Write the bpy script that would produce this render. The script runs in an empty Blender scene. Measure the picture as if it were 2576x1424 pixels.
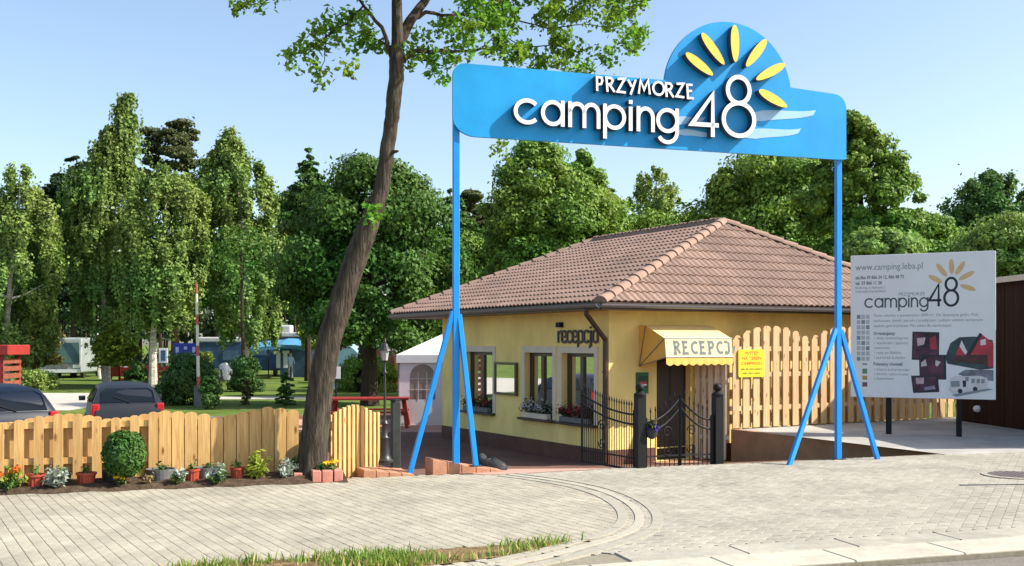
import bpy, bmesh, math, random
import numpy as np
from mathutils import Vector, Matrix
random.seed(7); RNG = np.random.default_rng(7)
sc = bpy.context.scene
COL = sc.collection
PI = math.pi
# ------------------------------------------------------------------ camera, sky, sun, exposure
F, CX, HY, EYE = 2660.0, 1288.0, 864.0, 1.65
cam_d = bpy.data.cameras.new('camera'); cam = bpy.data.objects.new('camera', cam_d); COL.objects.link(cam)
cam.location = (0, 0, EYE); cam.rotation_euler = (math.radians(90), 0, 0)
cam_d.sensor_width = 36; cam_d.lens = 36*F/2576; cam_d.shift_y = (HY-712)/2576
cam_d.clip_end = 2000; cam_d.clip_start = .05
sc.camera = cam
SUN_EL, SUN_AZ = 40.0, -6.0            # elevation; azimuth counted from +X towards +Y
el, az = math.radians(SUN_EL), math.radians(SUN_AZ)
SUN = Vector((math.cos(el)*math.cos(az), math.cos(el)*math.sin(az), math.sin(el)))
w = bpy.data.worlds.new('World'); sc.world = w; w.use_nodes = True
nt = w.node_tree; bg = nt.nodes['Background']
sky = nt.nodes.new('ShaderNodeTexSky'); sky.sky_type = 'NISHITA'; sky.sun_disc = False
sky.sun_elevation = el; sky.sun_rotation = math.radians(90-SUN_AZ)
sky.air_density = 1.0; sky.dust_density = 1.7; sky.ozone_density = .8; sky.altitude = 0
nt.links.new(sky.outputs[0], bg.inputs[0]); bg.inputs[1].default_value = 0.135
sd = bpy.data.lights.new('sun', 'SUN'); sd.energy = 4.7; sd.angle = math.radians(.5); sd.color = (1, .945, .84)
so = bpy.data.objects.new('sun', sd); COL.objects.link(so); so.rotation_euler = SUN.to_track_quat('Z', 'Y').to_euler()
so.location = (30, 0, 40)
sc.view_settings.view_transform = 'Standard'; sc.view_settings.look = 'None'
sc.view_settings.gamma = 1; sc.view_settings.use_curve_mapping = False
sc.view_settings.exposure = 0.85
sc.render.engine = 'CYCLES'
sc.cycles.max_bounces = 7; sc.cycles.transparent_max_bounces = 8; sc.cycles.use_denoising = True
# ------------------------------------------------------------------ helpers
def at(px, py, Y):                      # a point of the place from its bearing in the photo and its distance
    return Vector(((px-CX)/F*Y, Y, EYE+(HY-py)/F*Y))
OFF = {}
def tag(o, label=None, cat=None, group=None, kind=None):
    if label: o['label'] = label
    if cat: o['category'] = cat
    if group: o['group'] = group
    if kind: o['kind'] = kind
    return o
def thing(name, label, cat, loc=(0, 0, 0), rz=0, group=None):
    o = bpy.data.objects.new(name, None); COL.objects.link(o); o.empty_display_size = .2
    o.location = loc; o.rotation_euler = (0, 0, rz); OFF[o.name] = Vector(loc)
    return tag(o, label, cat, group)
def link(name, me, parent=None):
    o = bpy.data.objects.new(name, me); COL.objects.link(o)
    if parent is not None: o.parent = parent
    return o
def off_of(p):
    while p is not None:
        if p.name in OFF: return OFF[p.name]
        p = p.parent
    return Vector((0, 0, 0))
class MB:
    def __init__(s): s.v = []; s.f = []; s.mi = []; s.cur = 0
    def add(s, vs, fs):
        n = len(s.v); s.v += [Vector(v) for v in vs]
        s.f += [tuple(i+n for i in f) for f in fs]; s.mi += [s.cur]*len(fs); return s
    def hexa(s, p):                     # 8 points: bottom 4 (ccw from above), top 4
        return s.add(p, [(3, 2, 1, 0), (4, 5, 6, 7), (0, 1, 5, 4), (1, 2, 6, 5), (2, 3, 7, 6), (3, 0, 4, 7)])
    def box(s, c, d, rz=0):
        c = Vector(c); x, y, z = d[0]/2, d[1]/2, d[2]/2; R = Matrix.Rotation(rz, 3, 'Z')
        return s.hexa([c+R@Vector(q) for q in ((-x, -y, -z), (x, -y, -z), (x, y, -z), (-x, y, -z), (-x, -y, z), (x, -y, z), (x, y, z), (-x, y, z))])
    def fbox(s, o, ex, ey, ez, a, b):   # box in a frame: from a=(x,y,z) to b
        o = Vector(o); P = lambda x, y, z: o+ex*x+ey*y+ez*z
        return s.hexa([P(a[0], a[1], a[2]), P(b[0], a[1], a[2]), P(b[0], b[1], a[2]), P(a[0], b[1], a[2]), P(a[0], a[1], b[2]), P(b[0], a[1], b[2]), P(b[0], b[1], b[2]), P(a[0], b[1], b[2])])
    def tube(s, pts, rad, n=8, cap=True, closed=False):
        pts = [Vector(p) for p in pts]; m = len(pts)
        if not hasattr(rad, '__len__'): rad = [rad]*m
        up = None; rings = []
        for i, p in enumerate(pts):
            t = (pts[min(i+1, m-1)]-pts[max(i-1, 0)])
            if closed: t = pts[(i+1) % m]-pts[(i-1) % m]
            if t.length < 1e-9: t = Vector((0, 0, 1))
            t.normalize()
            if up is None: up = Vector((1, 0, 0)) if abs(t.x) < .9 else Vector((0, 1, 0))
            a = (up-t*up.dot(t)).normalized(); b = t.cross(a); up = a
            rings.append([p+(a*math.cos(2*PI*k/n)+b*math.sin(2*PI*k/n))*rad[i] for k in range(n)])
        vs = [v for r in rings for v in r]; fs = []
        mm = m if closed else m-1
        for i in range(mm):
            for k in range(n):
                j = (i+1) % m
                fs.append((i*n+k, i*n+(k+1) % n, j*n+(k+1) % n, j*n+k))
        if cap and not closed: fs += [tuple(reversed(range(n))), tuple(range((m-1)*n, m*n))]
        return s.add(vs, fs)
    def bar(s, p, q, wd, th, ref=(0, 0, 1)):   # straight rectangular bar from p to q
        p, q = Vector(p), Vector(q); t = (q-p).normalized(); r = Vector(ref)
        if abs(t.dot(r)) > .95: r = Vector((1, 0, 0))
        a = t.cross(r).normalized(); b = a.cross(t)
        a = a*wd/2; b = b*th/2
        return s.hexa([p-a-b, p+a-b, p+a+b, p-a+b, q-a-b, q+a-b, q+a+b, q-a+b])
    def lathe(s, c, prof, n=16, ax=None):  # prof: (r, z)
        c = Vector(c); vs = []; fs = []
        for r, z in prof:
            vs += [c+Vector((r*math.cos(2*PI*k/n), r*math.sin(2*PI*k/n), z)) for k in range(n)]
        for i in range(len(prof)-1):
            for k in range(n):
                fs.append((i*n+k, i*n+(k+1) % n, (i+1)*n+(k+1) % n, (i+1)*n+k))
        fs += [tuple(reversed(range(n))), tuple(range((len(prof)-1)*n, len(prof)*n))]
        return s.add(vs, fs)
    def prism(s, poly, o, ex, ey, ez, z0, z1):  # polygon (x,y) in frame, extruded from z0 to z1 along ez
        o = Vector(o); n = len(poly)
        vs = [o+ex*x+ey*y+ez*z0 for x, y in poly]+[o+ex*x+ey*y+ez*z1 for x, y in poly]
        fs = [tuple(reversed(range(n))), tuple(range(n, 2*n))]+[(i, (i+1) % n, n+(i+1) % n, n+i) for i in range(n)]
        return s.add(vs, fs)
    def poly(s, poly, o, ex, ey, ez=None, z=0):
        o = Vector(o); vs = [o+ex*x+ey*y+(ez*z if ez else Vector((0, 0, 0))) for x, y in poly]
        return s.add(vs, [tuple(range(len(poly)))])
    def mesh(s, name, mats, off=Vector((0, 0, 0)), smooth=False, bevel=0, seg=2, tri=False):
        me = bpy.data.meshes.new(name)
        me.from_pydata([tuple(v-off) for v in s.v], [], s.f)
        mats = mats if isinstance(mats, (list, tuple)) else [mats]
        for m in mats: me.materials.append(m)
        if len(mats) > 1: me.polygons.foreach_set('material_index', s.mi)
        if bevel:
            bm = bmesh.new(); bm.from_mesh(me)
            bmesh.ops.remove_doubles(bm, verts=bm.verts, dist=1e-5)
            es = [e for e in bm.edges if len(e.link_faces) == 2 and e.calc_face_angle(0) > .6]
            bmesh.ops.bevel(bm, geom=es, offset=bevel, segments=seg, affect='EDGES', profile=.6)
            bm.to_mesh(me); bm.free()
        if smooth:
            for p in me.polygons: p.use_smooth = True
            try: me.set_sharp_from_angle(angle=math.radians(40))
            except Exception: pass
        me.update(); return me
    def build(s, name, mats, parent=None, world=True, **k):
        off = off_of(parent) if (parent is not None and world) else Vector((0, 0, 0))
        return link(name, s.mesh(name, mats, off, **k), parent)
def dup(root, loc, rz=None, label=None, scale=None):
    def cp(o, par):
        c = o.copy(); COL.objects.link(c)
        if par is not None: c.parent = par
        for ch in list(o.children): cp(ch, c)
        return c
    r = cp(root, None); r.location = loc
    if rz is not None: r.rotation_euler = (0, 0, rz)
    if scale: r.scale = (scale,)*3 if not hasattr(scale, '__len__') else scale
    if label: r['label'] = label
    return r
# ------------------------------------------------------------------ materials
MATS = {}
def mat(name, col, rough=.7, var=.12, scale=6., bump=0., bscale=None, metal=0., spec=None, island=0., obj=0., coat=0., detail=5, stretch=None, col2=None, stain=None):
    if name in MATS: return MATS[name]
    m = bpy.data.materials.new(name); m.use_nodes = True; t = m.node_tree; N = t.nodes; L = t.links
    b = N['Principled BSDF']; b.inputs['Roughness'].default_value = rough; b.inputs['Metallic'].default_value = metal
    if spec is not None: b.inputs['Specular IOR Level'].default_value = spec
    if coat: b.inputs['Coat Weight'].default_value = coat; b.inputs['Coat Roughness'].default_value = .06
    tc = N.new('ShaderNodeTexCoord'); mp = N.new('ShaderNodeMapping'); L.new(tc.outputs['Object'], mp.inputs[0])
    if stretch: mp.inputs['Scale'].default_value = stretch
    n = N.new('ShaderNodeTexNoise'); n.inputs['Scale'].default_value = scale; n.inputs['Detail'].default_value = detail
    L.new(mp.outputs[0], n.inputs['Vector'])
    r = N.new('ShaderNodeValToRGB'); c = Vector(col)
    a = c*(1-var); d = c*(1+var)
    if col2 is not None: a, d = c, Vector(col2)
    r.color_ramp.elements[0].position = .32; r.color_ramp.elements[1].position = .68
    r.color_ramp.elements[0].color = (*a, 1); r.color_ramp.elements[1].color = (*d, 1)
    L.new(n.outputs['Fac'], r.inputs[0]); out = r.outputs[0]
    if island or obj:
        h = N.new('ShaderNodeHueSaturation'); mr = N.new('ShaderNodeMapRange')
        amt = island or obj
        mr.inputs[3].default_value = 1-amt; mr.inputs[4].default_value = 1+amt
        if island:
            g = N.new('ShaderNodeNewGeometry'); oi = N.new('ShaderNodeObjectInfo'); ad = N.new('ShaderNodeMath'); fm = N.new('ShaderNodeMath'); fm.operation = 'FRACT'
            L.new(g.outputs['Random Per Island'], ad.inputs[0]); L.new(oi.outputs['Random'], ad.inputs[1]); L.new(ad.outputs[0], fm.inputs[0]); L.new(fm.outputs[0], mr.inputs[0])
        else: g = N.new('ShaderNodeObjectInfo'); L.new(g.outputs['Random'], mr.inputs[0])
        L.new(mr.outputs[0], h.inputs['Value']); L.new(out, h.inputs['Color']); out = h.outputs[0]
    if stain:
        gp = N.new('ShaderNodeNewGeometry'); sn = N.new('ShaderNodeTexNoise'); sn.inputs['Scale'].default_value = stain[1]; sn.inputs['Detail'].default_value = 7; sn.inputs['Roughness'].default_value = .65
        sm = N.new('ShaderNodeMapping'); sm.inputs['Scale'].default_value = stain[2] if len(stain) > 2 else (1, 1, 1)
        L.new(gp.outputs['Position'], sm.inputs[0]); L.new(sm.outputs[0], sn.inputs['Vector'])
        mr2 = N.new('ShaderNodeMapRange'); mr2.inputs[1].default_value = .38; mr2.inputs[2].default_value = .72; mr2.inputs[3].default_value = 1.05; mr2.inputs[4].default_value = 1-stain[0]
        L.new(sn.outputs['Fac'], mr2.inputs[0]); h2 = N.new('ShaderNodeHueSaturation'); L.new(mr2.outputs[0], h2.inputs['Value']); L.new(out, h2.inputs['Color']); out = h2.outputs[0]
    L.new(out, b.inputs['Base Color'])
    if bump:
        n2 = N.new('ShaderNodeTexNoise'); n2.inputs['Scale'].default_value = bscale or scale*6; n2.inputs['Detail'].default_value = 6
        L.new(mp.outputs[0], n2.inputs['Vector'])
        bp = N.new('ShaderNodeBump'); bp.inputs['Strength'].default_value = bump; bp.inputs['Distance'].default_value = .02
        L.new(n2.outputs['Fac'], bp.inputs['Height']); L.new(bp.outputs[0], b.inputs['Normal'])
    MATS[name] = m; return m
def leafmat(name, col, trans=.35, hue=.03, val=.35, nscale=.35, rough=.55):
    if name in MATS: return MATS[name]
    m = bpy.data.materials.new(name); m.use_nodes = True; t = m.node_tree; N = t.nodes; L = t.links
    b = N['Principled BSDF']; b.inputs['Roughness'].default_value = rough; b.inputs['Specular IOR Level'].default_value = .3
    g = N.new('ShaderNodeNewGeometry'); h = N.new('ShaderNodeHueSaturation'); h.inputs['Color'].default_value = (*col, 1)
    mr = N.new('ShaderNodeMapRange'); mr.inputs[3].default_value = 1-val; mr.inputs[4].default_value = 1+val
    L.new(g.outputs['Random Per Island'], mr.inputs[0]); L.new(mr.outputs[0], h.inputs['Value'])
    tc = N.new('ShaderNodeTexCoord'); n = N.new('ShaderNodeTexNoise'); n.inputs['Scale'].default_value = nscale; n.inputs['Detail'].default_value = 3
    L.new(tc.outputs['Object'], n.inputs['Vector'])
    m2 = N.new('ShaderNodeMapRange'); m2.inputs[1].default_value = .3; m2.inputs[2].default_value = .7
    m2.inputs[3].default_value = .5+hue; m2.inputs[4].default_value = .5-hue
    L.new(n.outputs['Fac'], m2.inputs[0]); L.new(m2.outputs[0], h.inputs['Hue'])
    L.new(h.outputs[0], b.inputs['Base Color'])
    tr = N.new('ShaderNodeBsdfTranslucent'); L.new(h.outputs[0], tr.inputs['Color'])
    mx = N.new('ShaderNodeMixShader'); mx.inputs[0].default_value = trans
    L.new(b.outputs[0], mx.inputs[1]); L.new(tr.outputs[0], mx.inputs[2]); L.new(mx.outputs[0], N['Material Output'].inputs[0])
    MATS[name] = m; return m
def woodmat(name, col, dark, obj=.12, knots=True, rough=.65):
    if name in MATS: return MATS[name]
    m = bpy.data.materials.new(name); m.use_nodes = True; t = m.node_tree; N = t.nodes; L = t.links
    b = N['Principled BSDF']; b.inputs['Roughness'].default_value = rough; b.inputs['Specular IOR Level'].default_value = .25
    tc = N.new('ShaderNodeTexCoord'); oi = N.new('ShaderNodeObjectInfo')
    vm = N.new('ShaderNodeVectorMath'); vm.operation = 'MULTIPLY_ADD'
    cb = N.new('ShaderNodeCombineXYZ')
    for i in range(3): L.new(oi.outputs['Random'], cb.inputs[i])
    sc_ = N.new('ShaderNodeVectorMath'); sc_.operation = 'SCALE'; sc_.inputs['Scale'].default_value = 37.
    L.new(cb.outputs[0], sc_.inputs[0])
    ad = N.new('ShaderNodeVectorMath'); ad.operation = 'ADD'; L.new(tc.outputs['Object'], ad.inputs[0]); L.new(sc_.outputs[0], ad.inputs[1])
    mp = N.new('ShaderNodeMapping'); mp.inputs['Scale'].default_value = (22, 22, 1.6); L.new(ad.outputs[0], mp.inputs[0])
    n = N.new('ShaderNodeTexNoise'); n.inputs['Scale'].default_value = 1.6; n.inputs['Detail'].default_value = 5; n.inputs['Distortion'].default_value = .8
    L.new(mp.outputs[0], n.inputs['Vector'])
    r = N.new('ShaderNodeValToRGB'); r.color_ramp.elements[0].position = .3; r.color_ramp.elements[1].position = .66
    r.color_ramp.elements[0].color = (*dark, 1); r.color_ramp.elements[1].color = (*col, 1); L.new(n.outputs['Fac'], r.inputs[0])
    out = r.outputs[0]
    if knots:
        v = N.new('ShaderNodeTexVoronoi'); mp2 = N.new('ShaderNodeMapping'); mp2.inputs['Scale'].default_value = (9, 9, 3.2)
        L.new(ad.outputs[0], mp2.inputs[0]); L.new(mp2.outputs[0], v.inputs['Vector']); v.inputs['Scale'].default_value = 1
        r2 = N.new('ShaderNodeValToRGB'); r2.color_ramp.elements[0].position = .08; r2.color_ramp.elements[1].position = .2
        r2.color_ramp.elements[0].color = (1, 1, 1, 1); r2.color_ramp.elements[1].color = (0, 0, 0, 1); L.new(v.outputs['Distance'], r2.inputs[0])
        mx = N.new('ShaderNodeMix'); mx.data_type = 'RGBA'; L.new(r2.outputs[0], mx.inputs[0]); L.new(out, mx.inputs[6])
        mx.inputs[7].default_value = (dark[0]*.45, dark[1]*.36, dark[2]*.3, 1); out = mx.outputs[2]
    h = N.new('ShaderNodeHueSaturation'); mr = N.new('ShaderNodeMapRange'); mr.inputs[3].default_value = 1-obj; mr.inputs[4].default_value = 1+obj
    L.new(oi.outputs['Random'], mr.inputs[0]); L.new(mr.outputs[0], h.inputs['Value']); L.new(out, h.inputs['Color'])
    L.new(h.outputs[0], b.inputs['Base Color'])
    bp = N.new('ShaderNodeBump'); bp.inputs['Strength'].default_value = .25; bp.inputs['Distance'].default_value = .004
    L.new(n.outputs['Fac'], bp.inputs['Height']); L.new(bp.outputs[0], b.inputs['Normal'])
    MATS[name] = m; return m
def glassmat(name, tint=(.8, .9, .9), rough=.02):
    if name in MATS: return MATS[name]
    m = bpy.data.materials.new(name); m.use_nodes = True; t = m.node_tree; N = t.nodes; L = t.links
    tr = N.new('ShaderNodeBsdfTransparent'); tr.inputs[0].default_value = (*tint, 1)
    gl = N.new('ShaderNodeBsdfGlossy'); gl.inputs['Roughness'].default_value = rough
    fr = N.new('ShaderNodeFresnel'); fr.inputs[0].default_value = 1.5
    mx = N.new('ShaderNodeMixShader'); L.new(fr.outputs[0], mx.inputs[0]); L.new(tr.outputs[0], mx.inputs[1]); L.new(gl.outputs[0], mx.inputs[2])
    L.new(mx.outputs[0], N['Material Output'].inputs[0]); N.remove(N['Principled BSDF'])
    MATS[name] = m; return m
def brickfloor(name, c1, c2, mortar, scale=5., rz=0., rough=.85):
    if name in MATS: return MATS[name]
    m = bpy.data.materials.new(name); m.use_nodes = True; t = m.node_tree; N = t.nodes; L = t.links
    b = N['Principled BSDF']; b.inputs['Roughness'].default_value = rough; b.inputs['Specular IOR Level'].default_value = .2
    tc = N.new('ShaderNodeTexCoord'); mp = N.new('ShaderNodeMapping'); mp.inputs['Rotation'].default_value = (0, 0, rz); L.new(tc.outputs['Object'], mp.inputs[0])
    br = N.new('ShaderNodeTexBrick'); br.inputs['Scale'].default_value = scale; br.inputs['Color1'].default_value = (*c1, 1); br.inputs['Color2'].default_value = (*c2, 1)
    br.inputs['Mortar'].default_value = (*mortar, 1); br.inputs['Mortar Size'].default_value = .012; L.new(mp.outputs[0], br.inputs['Vector'])
    n = N.new('ShaderNodeTexNoise'); n.inputs['Scale'].default_value = 1.3; n.inputs['Detail'].default_value = 6; L.new(tc.outputs['Object'], n.inputs['Vector'])
    mr = N.new('ShaderNodeMapRange'); mr.inputs[1].default_value = .3; mr.inputs[2].default_value = .7; mr.inputs[3].default_value = .8; mr.inputs[4].default_value = 1.15
    L.new(n.outputs['Fac'], mr.inputs[0])
    h = N.new('ShaderNodeHueSaturation'); L.new(br.outputs['Color'], h.inputs['Color']); L.new(mr.outputs[0], h.inputs['Value']); L.new(h.outputs[0], b.inputs['Base Color'])
    MATS[name] = m; return m
M_paver = mat('paver_concrete', (.37, .336, .262), .9, .1, 9, .35, 60, island=.08, spec=.2, stain=(.28, 1.1))
M_paver2 = mat('paver_grey', (.345, .318, .262), .9, .1, 9, .35, 60, island=.08, spec=.2, stain=(.28, .9))
M_joint = mat('joint_sand', (.235, .21, .16), .95, .15, 20, spec=.1)
M_kerb = mat('kerb_concrete', (.47, .43, .345), .85, .08, 12, .2, 90, spec=.2, stain=(.25, 1.7))
M_asph = mat('asphalt', (.24, .215, .18), .9, .2, 40, .6, 160, spec=.2, stain=(.3, .9))
M_carpark = mat('carpark_asphalt', (.13, .13, .14), .9, .2, 3, .3, 80)
M_pale = mat('pale_gravel_lane', (.46, .42, .36), .95, .12, 2, .3, 40)
M_lawn = mat('lawn_grass', (.075, .12, .02), .95, .3, .6, .8, 60, spec=.1, col2=(.15, .20, .045))
M_verge = mat('verge_earth', (.21, .145, .075), 1, .35, 9, 1., 60, spec=.05)
M_soil = mat('soil', (.085, .06, .04), 1, .4, 14, 1., 60, spec=.05)
M_wall = mat('yellow_render', (.90, .70, .25), .9, .05, 2, .3, 150, spec=.15, stain=(.2, 1.1, (1, 1, .4)))
M_trim = mat('cream_trim', (.66, .58, .44), .85, .05, 4, .1, 150)
M_plinth = mat('brown_plinth', (.13, .055, .032), .85, .12, 5, .3, 120, stain=(.3, 2))
M_brown = mat('dark_brown_frame', (.045, .026, .018), .4, .1, 10)
M_gutter = mat('grey_gutter', (.17, .165, .17), .4, .06, 8)
M_pipe = mat('brown_pipe', (.05, .025, .017), .4, .06, 8)
M_tile = mat('roof_tile_clay', (.25, .16, .122), .8, .1, 3, .25, 60, island=.11, stain=(.3, .7))
M_cap = mat('ridge_clay', (.27, .173, .128), .85, .12, 5, .2, 60)
M_under = mat('roof_underlay', (.10, .05, .035), .9, .05)
M_blue = mat('sign_blue_paint', (.008, .30, .68), .42, .05, 3, .05, 40, spec=.35, stain=(.12, 1.5))
M_post = mat('post_blue_paint', (.007, .24, .66), .35, .06, 5, 0, spec=.4)
M_white = mat('white_letter_paint', (.82, .82, .82), .4, .03, 5)
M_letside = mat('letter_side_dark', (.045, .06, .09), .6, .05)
M_awnfront = mat('awning_front_cloth', (.68, .57, .345), .8, .04, 8, .1, 200)
M_yellow = mat('petal_yellow', (.85, .58, .07), .45, .05, 5)
M_wave = mat('wave_pale_blue', (.33, .55, .75), .45, .05, 5)
M_iron = mat('black_iron', (.010, .010, .011), .6, .2, 20, .1, 80, spec=.25)
M_castgrey = mat('lamp_cast_iron', (.032, .032, .034), .42, .2, 15, metal=.2)
M_brickred = mat('terracotta_block', (.44, .21, .12), .85, .14, 6, .4, 70)
M_retain = mat('retaining_wall_brown', (.36, .185, .105), .85, .14, 4, .3, 90)
M_wood = woodmat('fence_pine_left', (.69, .44, .175), (.50, .275, .09))
M_woodR = woodmat('fence_pine_right', (.66, .46, .255), (.52, .32, .155), .08)
M_woodP = woodmat('fence_pine_pale', (.74, .60, .44), (.60, .45, .30), .08)
M_shed = woodmat('shed_dark_boards', (.035, .014, .009), (.02, .008, .006), .15, False)
M_board = mat('info_board_white', (.74, .755, .77), .45, .02, 3)
M_ink = mat('ink_dark_grey', (.06, .085, .095), .6, .05)
M_ink2 = mat('ink_grey', (.20, .235, .245), .6, .05)
M_navy = mat('ink_navy', (.01, .022, .034), .6, .05)
M_tan = mat('ink_tan', (.63, .44, .22), .6, .05)
M_bark = mat('bark_grey_brown', (.034, .028, .022), .95, .3, 6, 1.6, 11, stretch=(3.4, 3.4, .6), col2=(.095, .078, .058), spec=.1)
M_barkd = mat('bark_dark', (.05, .038, .028), .95, .3, 4, .8, 10, stretch=(4, 4, .7), spec=.1)
M_birch = mat('bark_birch', (.30, .27, .22), .9, .3, 4, .5, 12, stretch=(1, 1, 3), col2=(.66, .62, .54), spec=.1)
M_pinebark = mat('bark_pine', (.14, .085, .05), .95, .3, 4, .8, 10, stretch=(4, 4, .8), spec=.1)
M_glass = glassmat('window_glass')
M_darkglass = mat('dark_car_glass', (.006, .009, .012), .08, .05, 3, spec=.35)
M_awn = mat('awning_yellow_canvas', (.78, .46, .10), .8, .05, 8, .1, 200)
M_awnpale = mat('awning_pale_panel', (.80, .62, .27), .8, .04, 8, .1, 200)
M_red = mat('red_wood_paint', (.30, .022, .015), .6, .2, 8)
M_potred = mat('pot_red_plastic', (.36, .055, .03), .5, .12, 8)
M_potgrey = mat('pot_grey', (.13, .135, .13), .7, .2, 9)
M_potblack = mat('pot_black', (.02, .02, .022), .6, .2, 9)
M_tent = mat('tent_white', (.80, .79, .80), .7, .03, 4)
M_vinyl = mat('tent_window_film', (.30, .24, .20), .25, .2, 2)
# ------------------------------------------------------------------ road frame: s along the road, t towards the campsite
RT = math.radians(17.0); RO = Vector((0, 7.7, 0)); RU = Vector((math.cos(RT), math.sin(RT), 0)); RN = Vector((-math.sin(RT), math.cos(RT), 0)); UP = Vector((0, 0, 1))
def R(s, t, z=0): return RO+RU*s+RN*t+UP*z
def toR(p): d = Vector((p[0], p[1], 0))-RO; return d.dot(RU), d.dot(RN)
def sheet(name, pts, m, label=None, **k):
    mb = MB(); mb.add(pts, [tuple(range(len(pts)))]); o = mb.build(name, m); return tag(o, label, kind='structure')
def grid(name, s0, s1, tz, m, label, ds=1.0):
    mb = MB(); n = max(1, int((s1-s0)/ds)); vs = []; fs = []
    for i in range(n+1):
        for t, z in tz: vs.append(R(s0+(s1-s0)*i/n, t, z))
    k = len(tz)
    for i in range(n):
        for j in range(k-1): fs.append((i*k+j, (i+1)*k+j, (i+1)*k+j+1, i*k+j+1))
    mb.add(vs, fs); return tag(mb.build(name, m, smooth=True), label, kind='structure')
GZ = -.70
def big(name, x0, x1, y0, y1, z, m, label):
    return sheet(name, [(x0, y0, z), (x1, y0, z), (x1, y1, z), (x0, y1, z)], m, label)
big('ground', -900, 900, -300, 1500, GZ, M_lawn, 'green lawn of the campsite reaching to the trees')
big('car_park', -34, 2.6, 17, 34, GZ+.006, M_carpark, 'dark asphalt of the car park behind the wooden fence')
big('sunny_grass_path', -13.5, -7.6, 44.5, 46.5, GZ+.006, M_pale, 'narrow sunny grass path, sunlight put into its colour, across the lawn right of the shrubs')  # pale colour stands in for sunlight on the grass
big('gravel_lane', -42, -15.5, 37, 50, GZ+.006, M_pale, 'pale gravel lane across the lawn behind the cars')
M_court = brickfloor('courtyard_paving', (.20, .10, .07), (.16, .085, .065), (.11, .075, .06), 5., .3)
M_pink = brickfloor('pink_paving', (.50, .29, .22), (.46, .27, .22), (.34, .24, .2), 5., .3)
M_terr = brickfloor('terrace_paving', (.41, .385, .35), (.38, .36, .33), (.30, .28, .25), 5., .6)
prof = [(5.62, -.012), (5.8, -.05), (6.3, -.11), (7.2, -.20), (8.0, -.28), (9.0, -.43), (10., -.55), (11., -.62), (12, -.64)]
grid('courtyard', -16, 7.4, prof, M_court, 'reddish brown block paving sloping down to the reception')
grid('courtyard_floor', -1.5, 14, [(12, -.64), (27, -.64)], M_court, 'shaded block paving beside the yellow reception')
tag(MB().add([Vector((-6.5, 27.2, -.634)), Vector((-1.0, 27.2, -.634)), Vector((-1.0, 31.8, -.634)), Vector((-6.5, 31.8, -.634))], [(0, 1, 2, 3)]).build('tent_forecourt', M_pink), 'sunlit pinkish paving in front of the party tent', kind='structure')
# street
RSTRIP = [(-40, -40), (40, -40)]
def rsheet(name, pts, z, m, label): return sheet(name, [R(s, t, z) for s, t in pts], m, label)
rsheet('road', [(-60, -40), (60, -40), (60, -.46), (-60, -.46)], -.055, M_asph, 'grey brown asphalt road in front of the kerb')
# the swept kerb between the two pavements: points measured on the ground
ARC = [(-.10, 7.84), (.40, 8.35), (.825, 8.92), (1.03, 9.25), (1.15, 9.62), (1.215, 10.02), (1.235, 10.42), (1.215, 10.85), (1.14, 11.35), (1.0, 11.85), (.80, 12.3), (.45, 12.8), (-.04, 13.3)]
def smooth_path(P, n=3):
    P = [Vector((*p, 0)) for p in P]
    for _ in range(n):
        Q = [P[0]]
        for a, b in zip(P, P[1:]): Q += [a*.75+b*.25, a*.25+b*.75]
        P = Q+[P[-1]]
    return P
ARCW = smooth_path(ARC, 2)
ARCR = [toR(p) for p in ARCW]
leftpoly = [(-24, .0), (ARCR[0][0]-.2, .0)]+ARCR+[(ARCR[-1][0]-.3, 5.64), (-24, 5.64)]
pav = rsheet('pavement', [(-24, -.005), (9.2, -.005), (16, -.005), (16, 6.4), (5.2, 5.72), (3.2, 5.68), (-24, 5.64)], -.010, M_joint, 'beige block pavement along the road'); OFF[pav.name] = Vector((0, 0, 0))
W1 = Vector((4.2, 20.3, 0)); W2 = Vector((6.83, 15.92, 0))
terr = sheet('terrace', [W2+Vector((-.25, -.42, -.004)), R(16, 6.35, -.004), Vector((30, 22, -.004)), Vector((30, 40, -.004)), Vector((15.5, 29, -.004)), Vector((9.9, 23.75, -.004)), W1+Vector((.1, .12, -.004))], M_terr, 'grey paved terrace under the information board')
def inpoly(p, poly):
    x, y = p; c = False
    for i in range(len(poly)):
        (x1, y1), (x2, y2) = poly[i], poly[i-1]
        if (y1 > y) != (y2 > y) and x < (x2-x1)*(y-y1)/(y2-y1)+x1: c = not c
    return c
GRASS = [(-9, .30), (-.6, .30), (.35, .56), (1.02, .95), (.2, .93), (-1.3, .87), (-3, .80), (-9, .70)]
rightpoly = list(reversed(ARCR))+[(ARCR[0][0]+.25, .33), (11, .33), (11, 5.80), (7.2, 5.80), (6.6, 5.66), (4.0, 5.62), (ARCR[-1][0]+.1, 5.58)]
PF = [tuple(range(8, 16))]+[(i, (i+1) % 8, 8+(i+1) % 8, 8+i) for i in range(8)]
def paver_mesh(name, m, lx, ly, g=.0022, ch=.002, h=.006):
    a, b = lx/2-g/2, ly/2-g/2; mb = MB()
    q = .011                               # cut corners leave the small dark holes where four blocks meet
    def ring(e, z): A, B_ = a-e, b-e; return [(-A+q, -B_, z), (A-q, -B_, z), (A, -B_+q, z), (A, B_-q, z), (A-q, B_, z), (-A+q, B_, z), (-A, B_-q, z), (-A, -B_+q, z)]
    v = ring(0, -h)+ring(ch, 0)
    mb.add(v, PF)
    return mb.mesh(name, m), v
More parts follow.
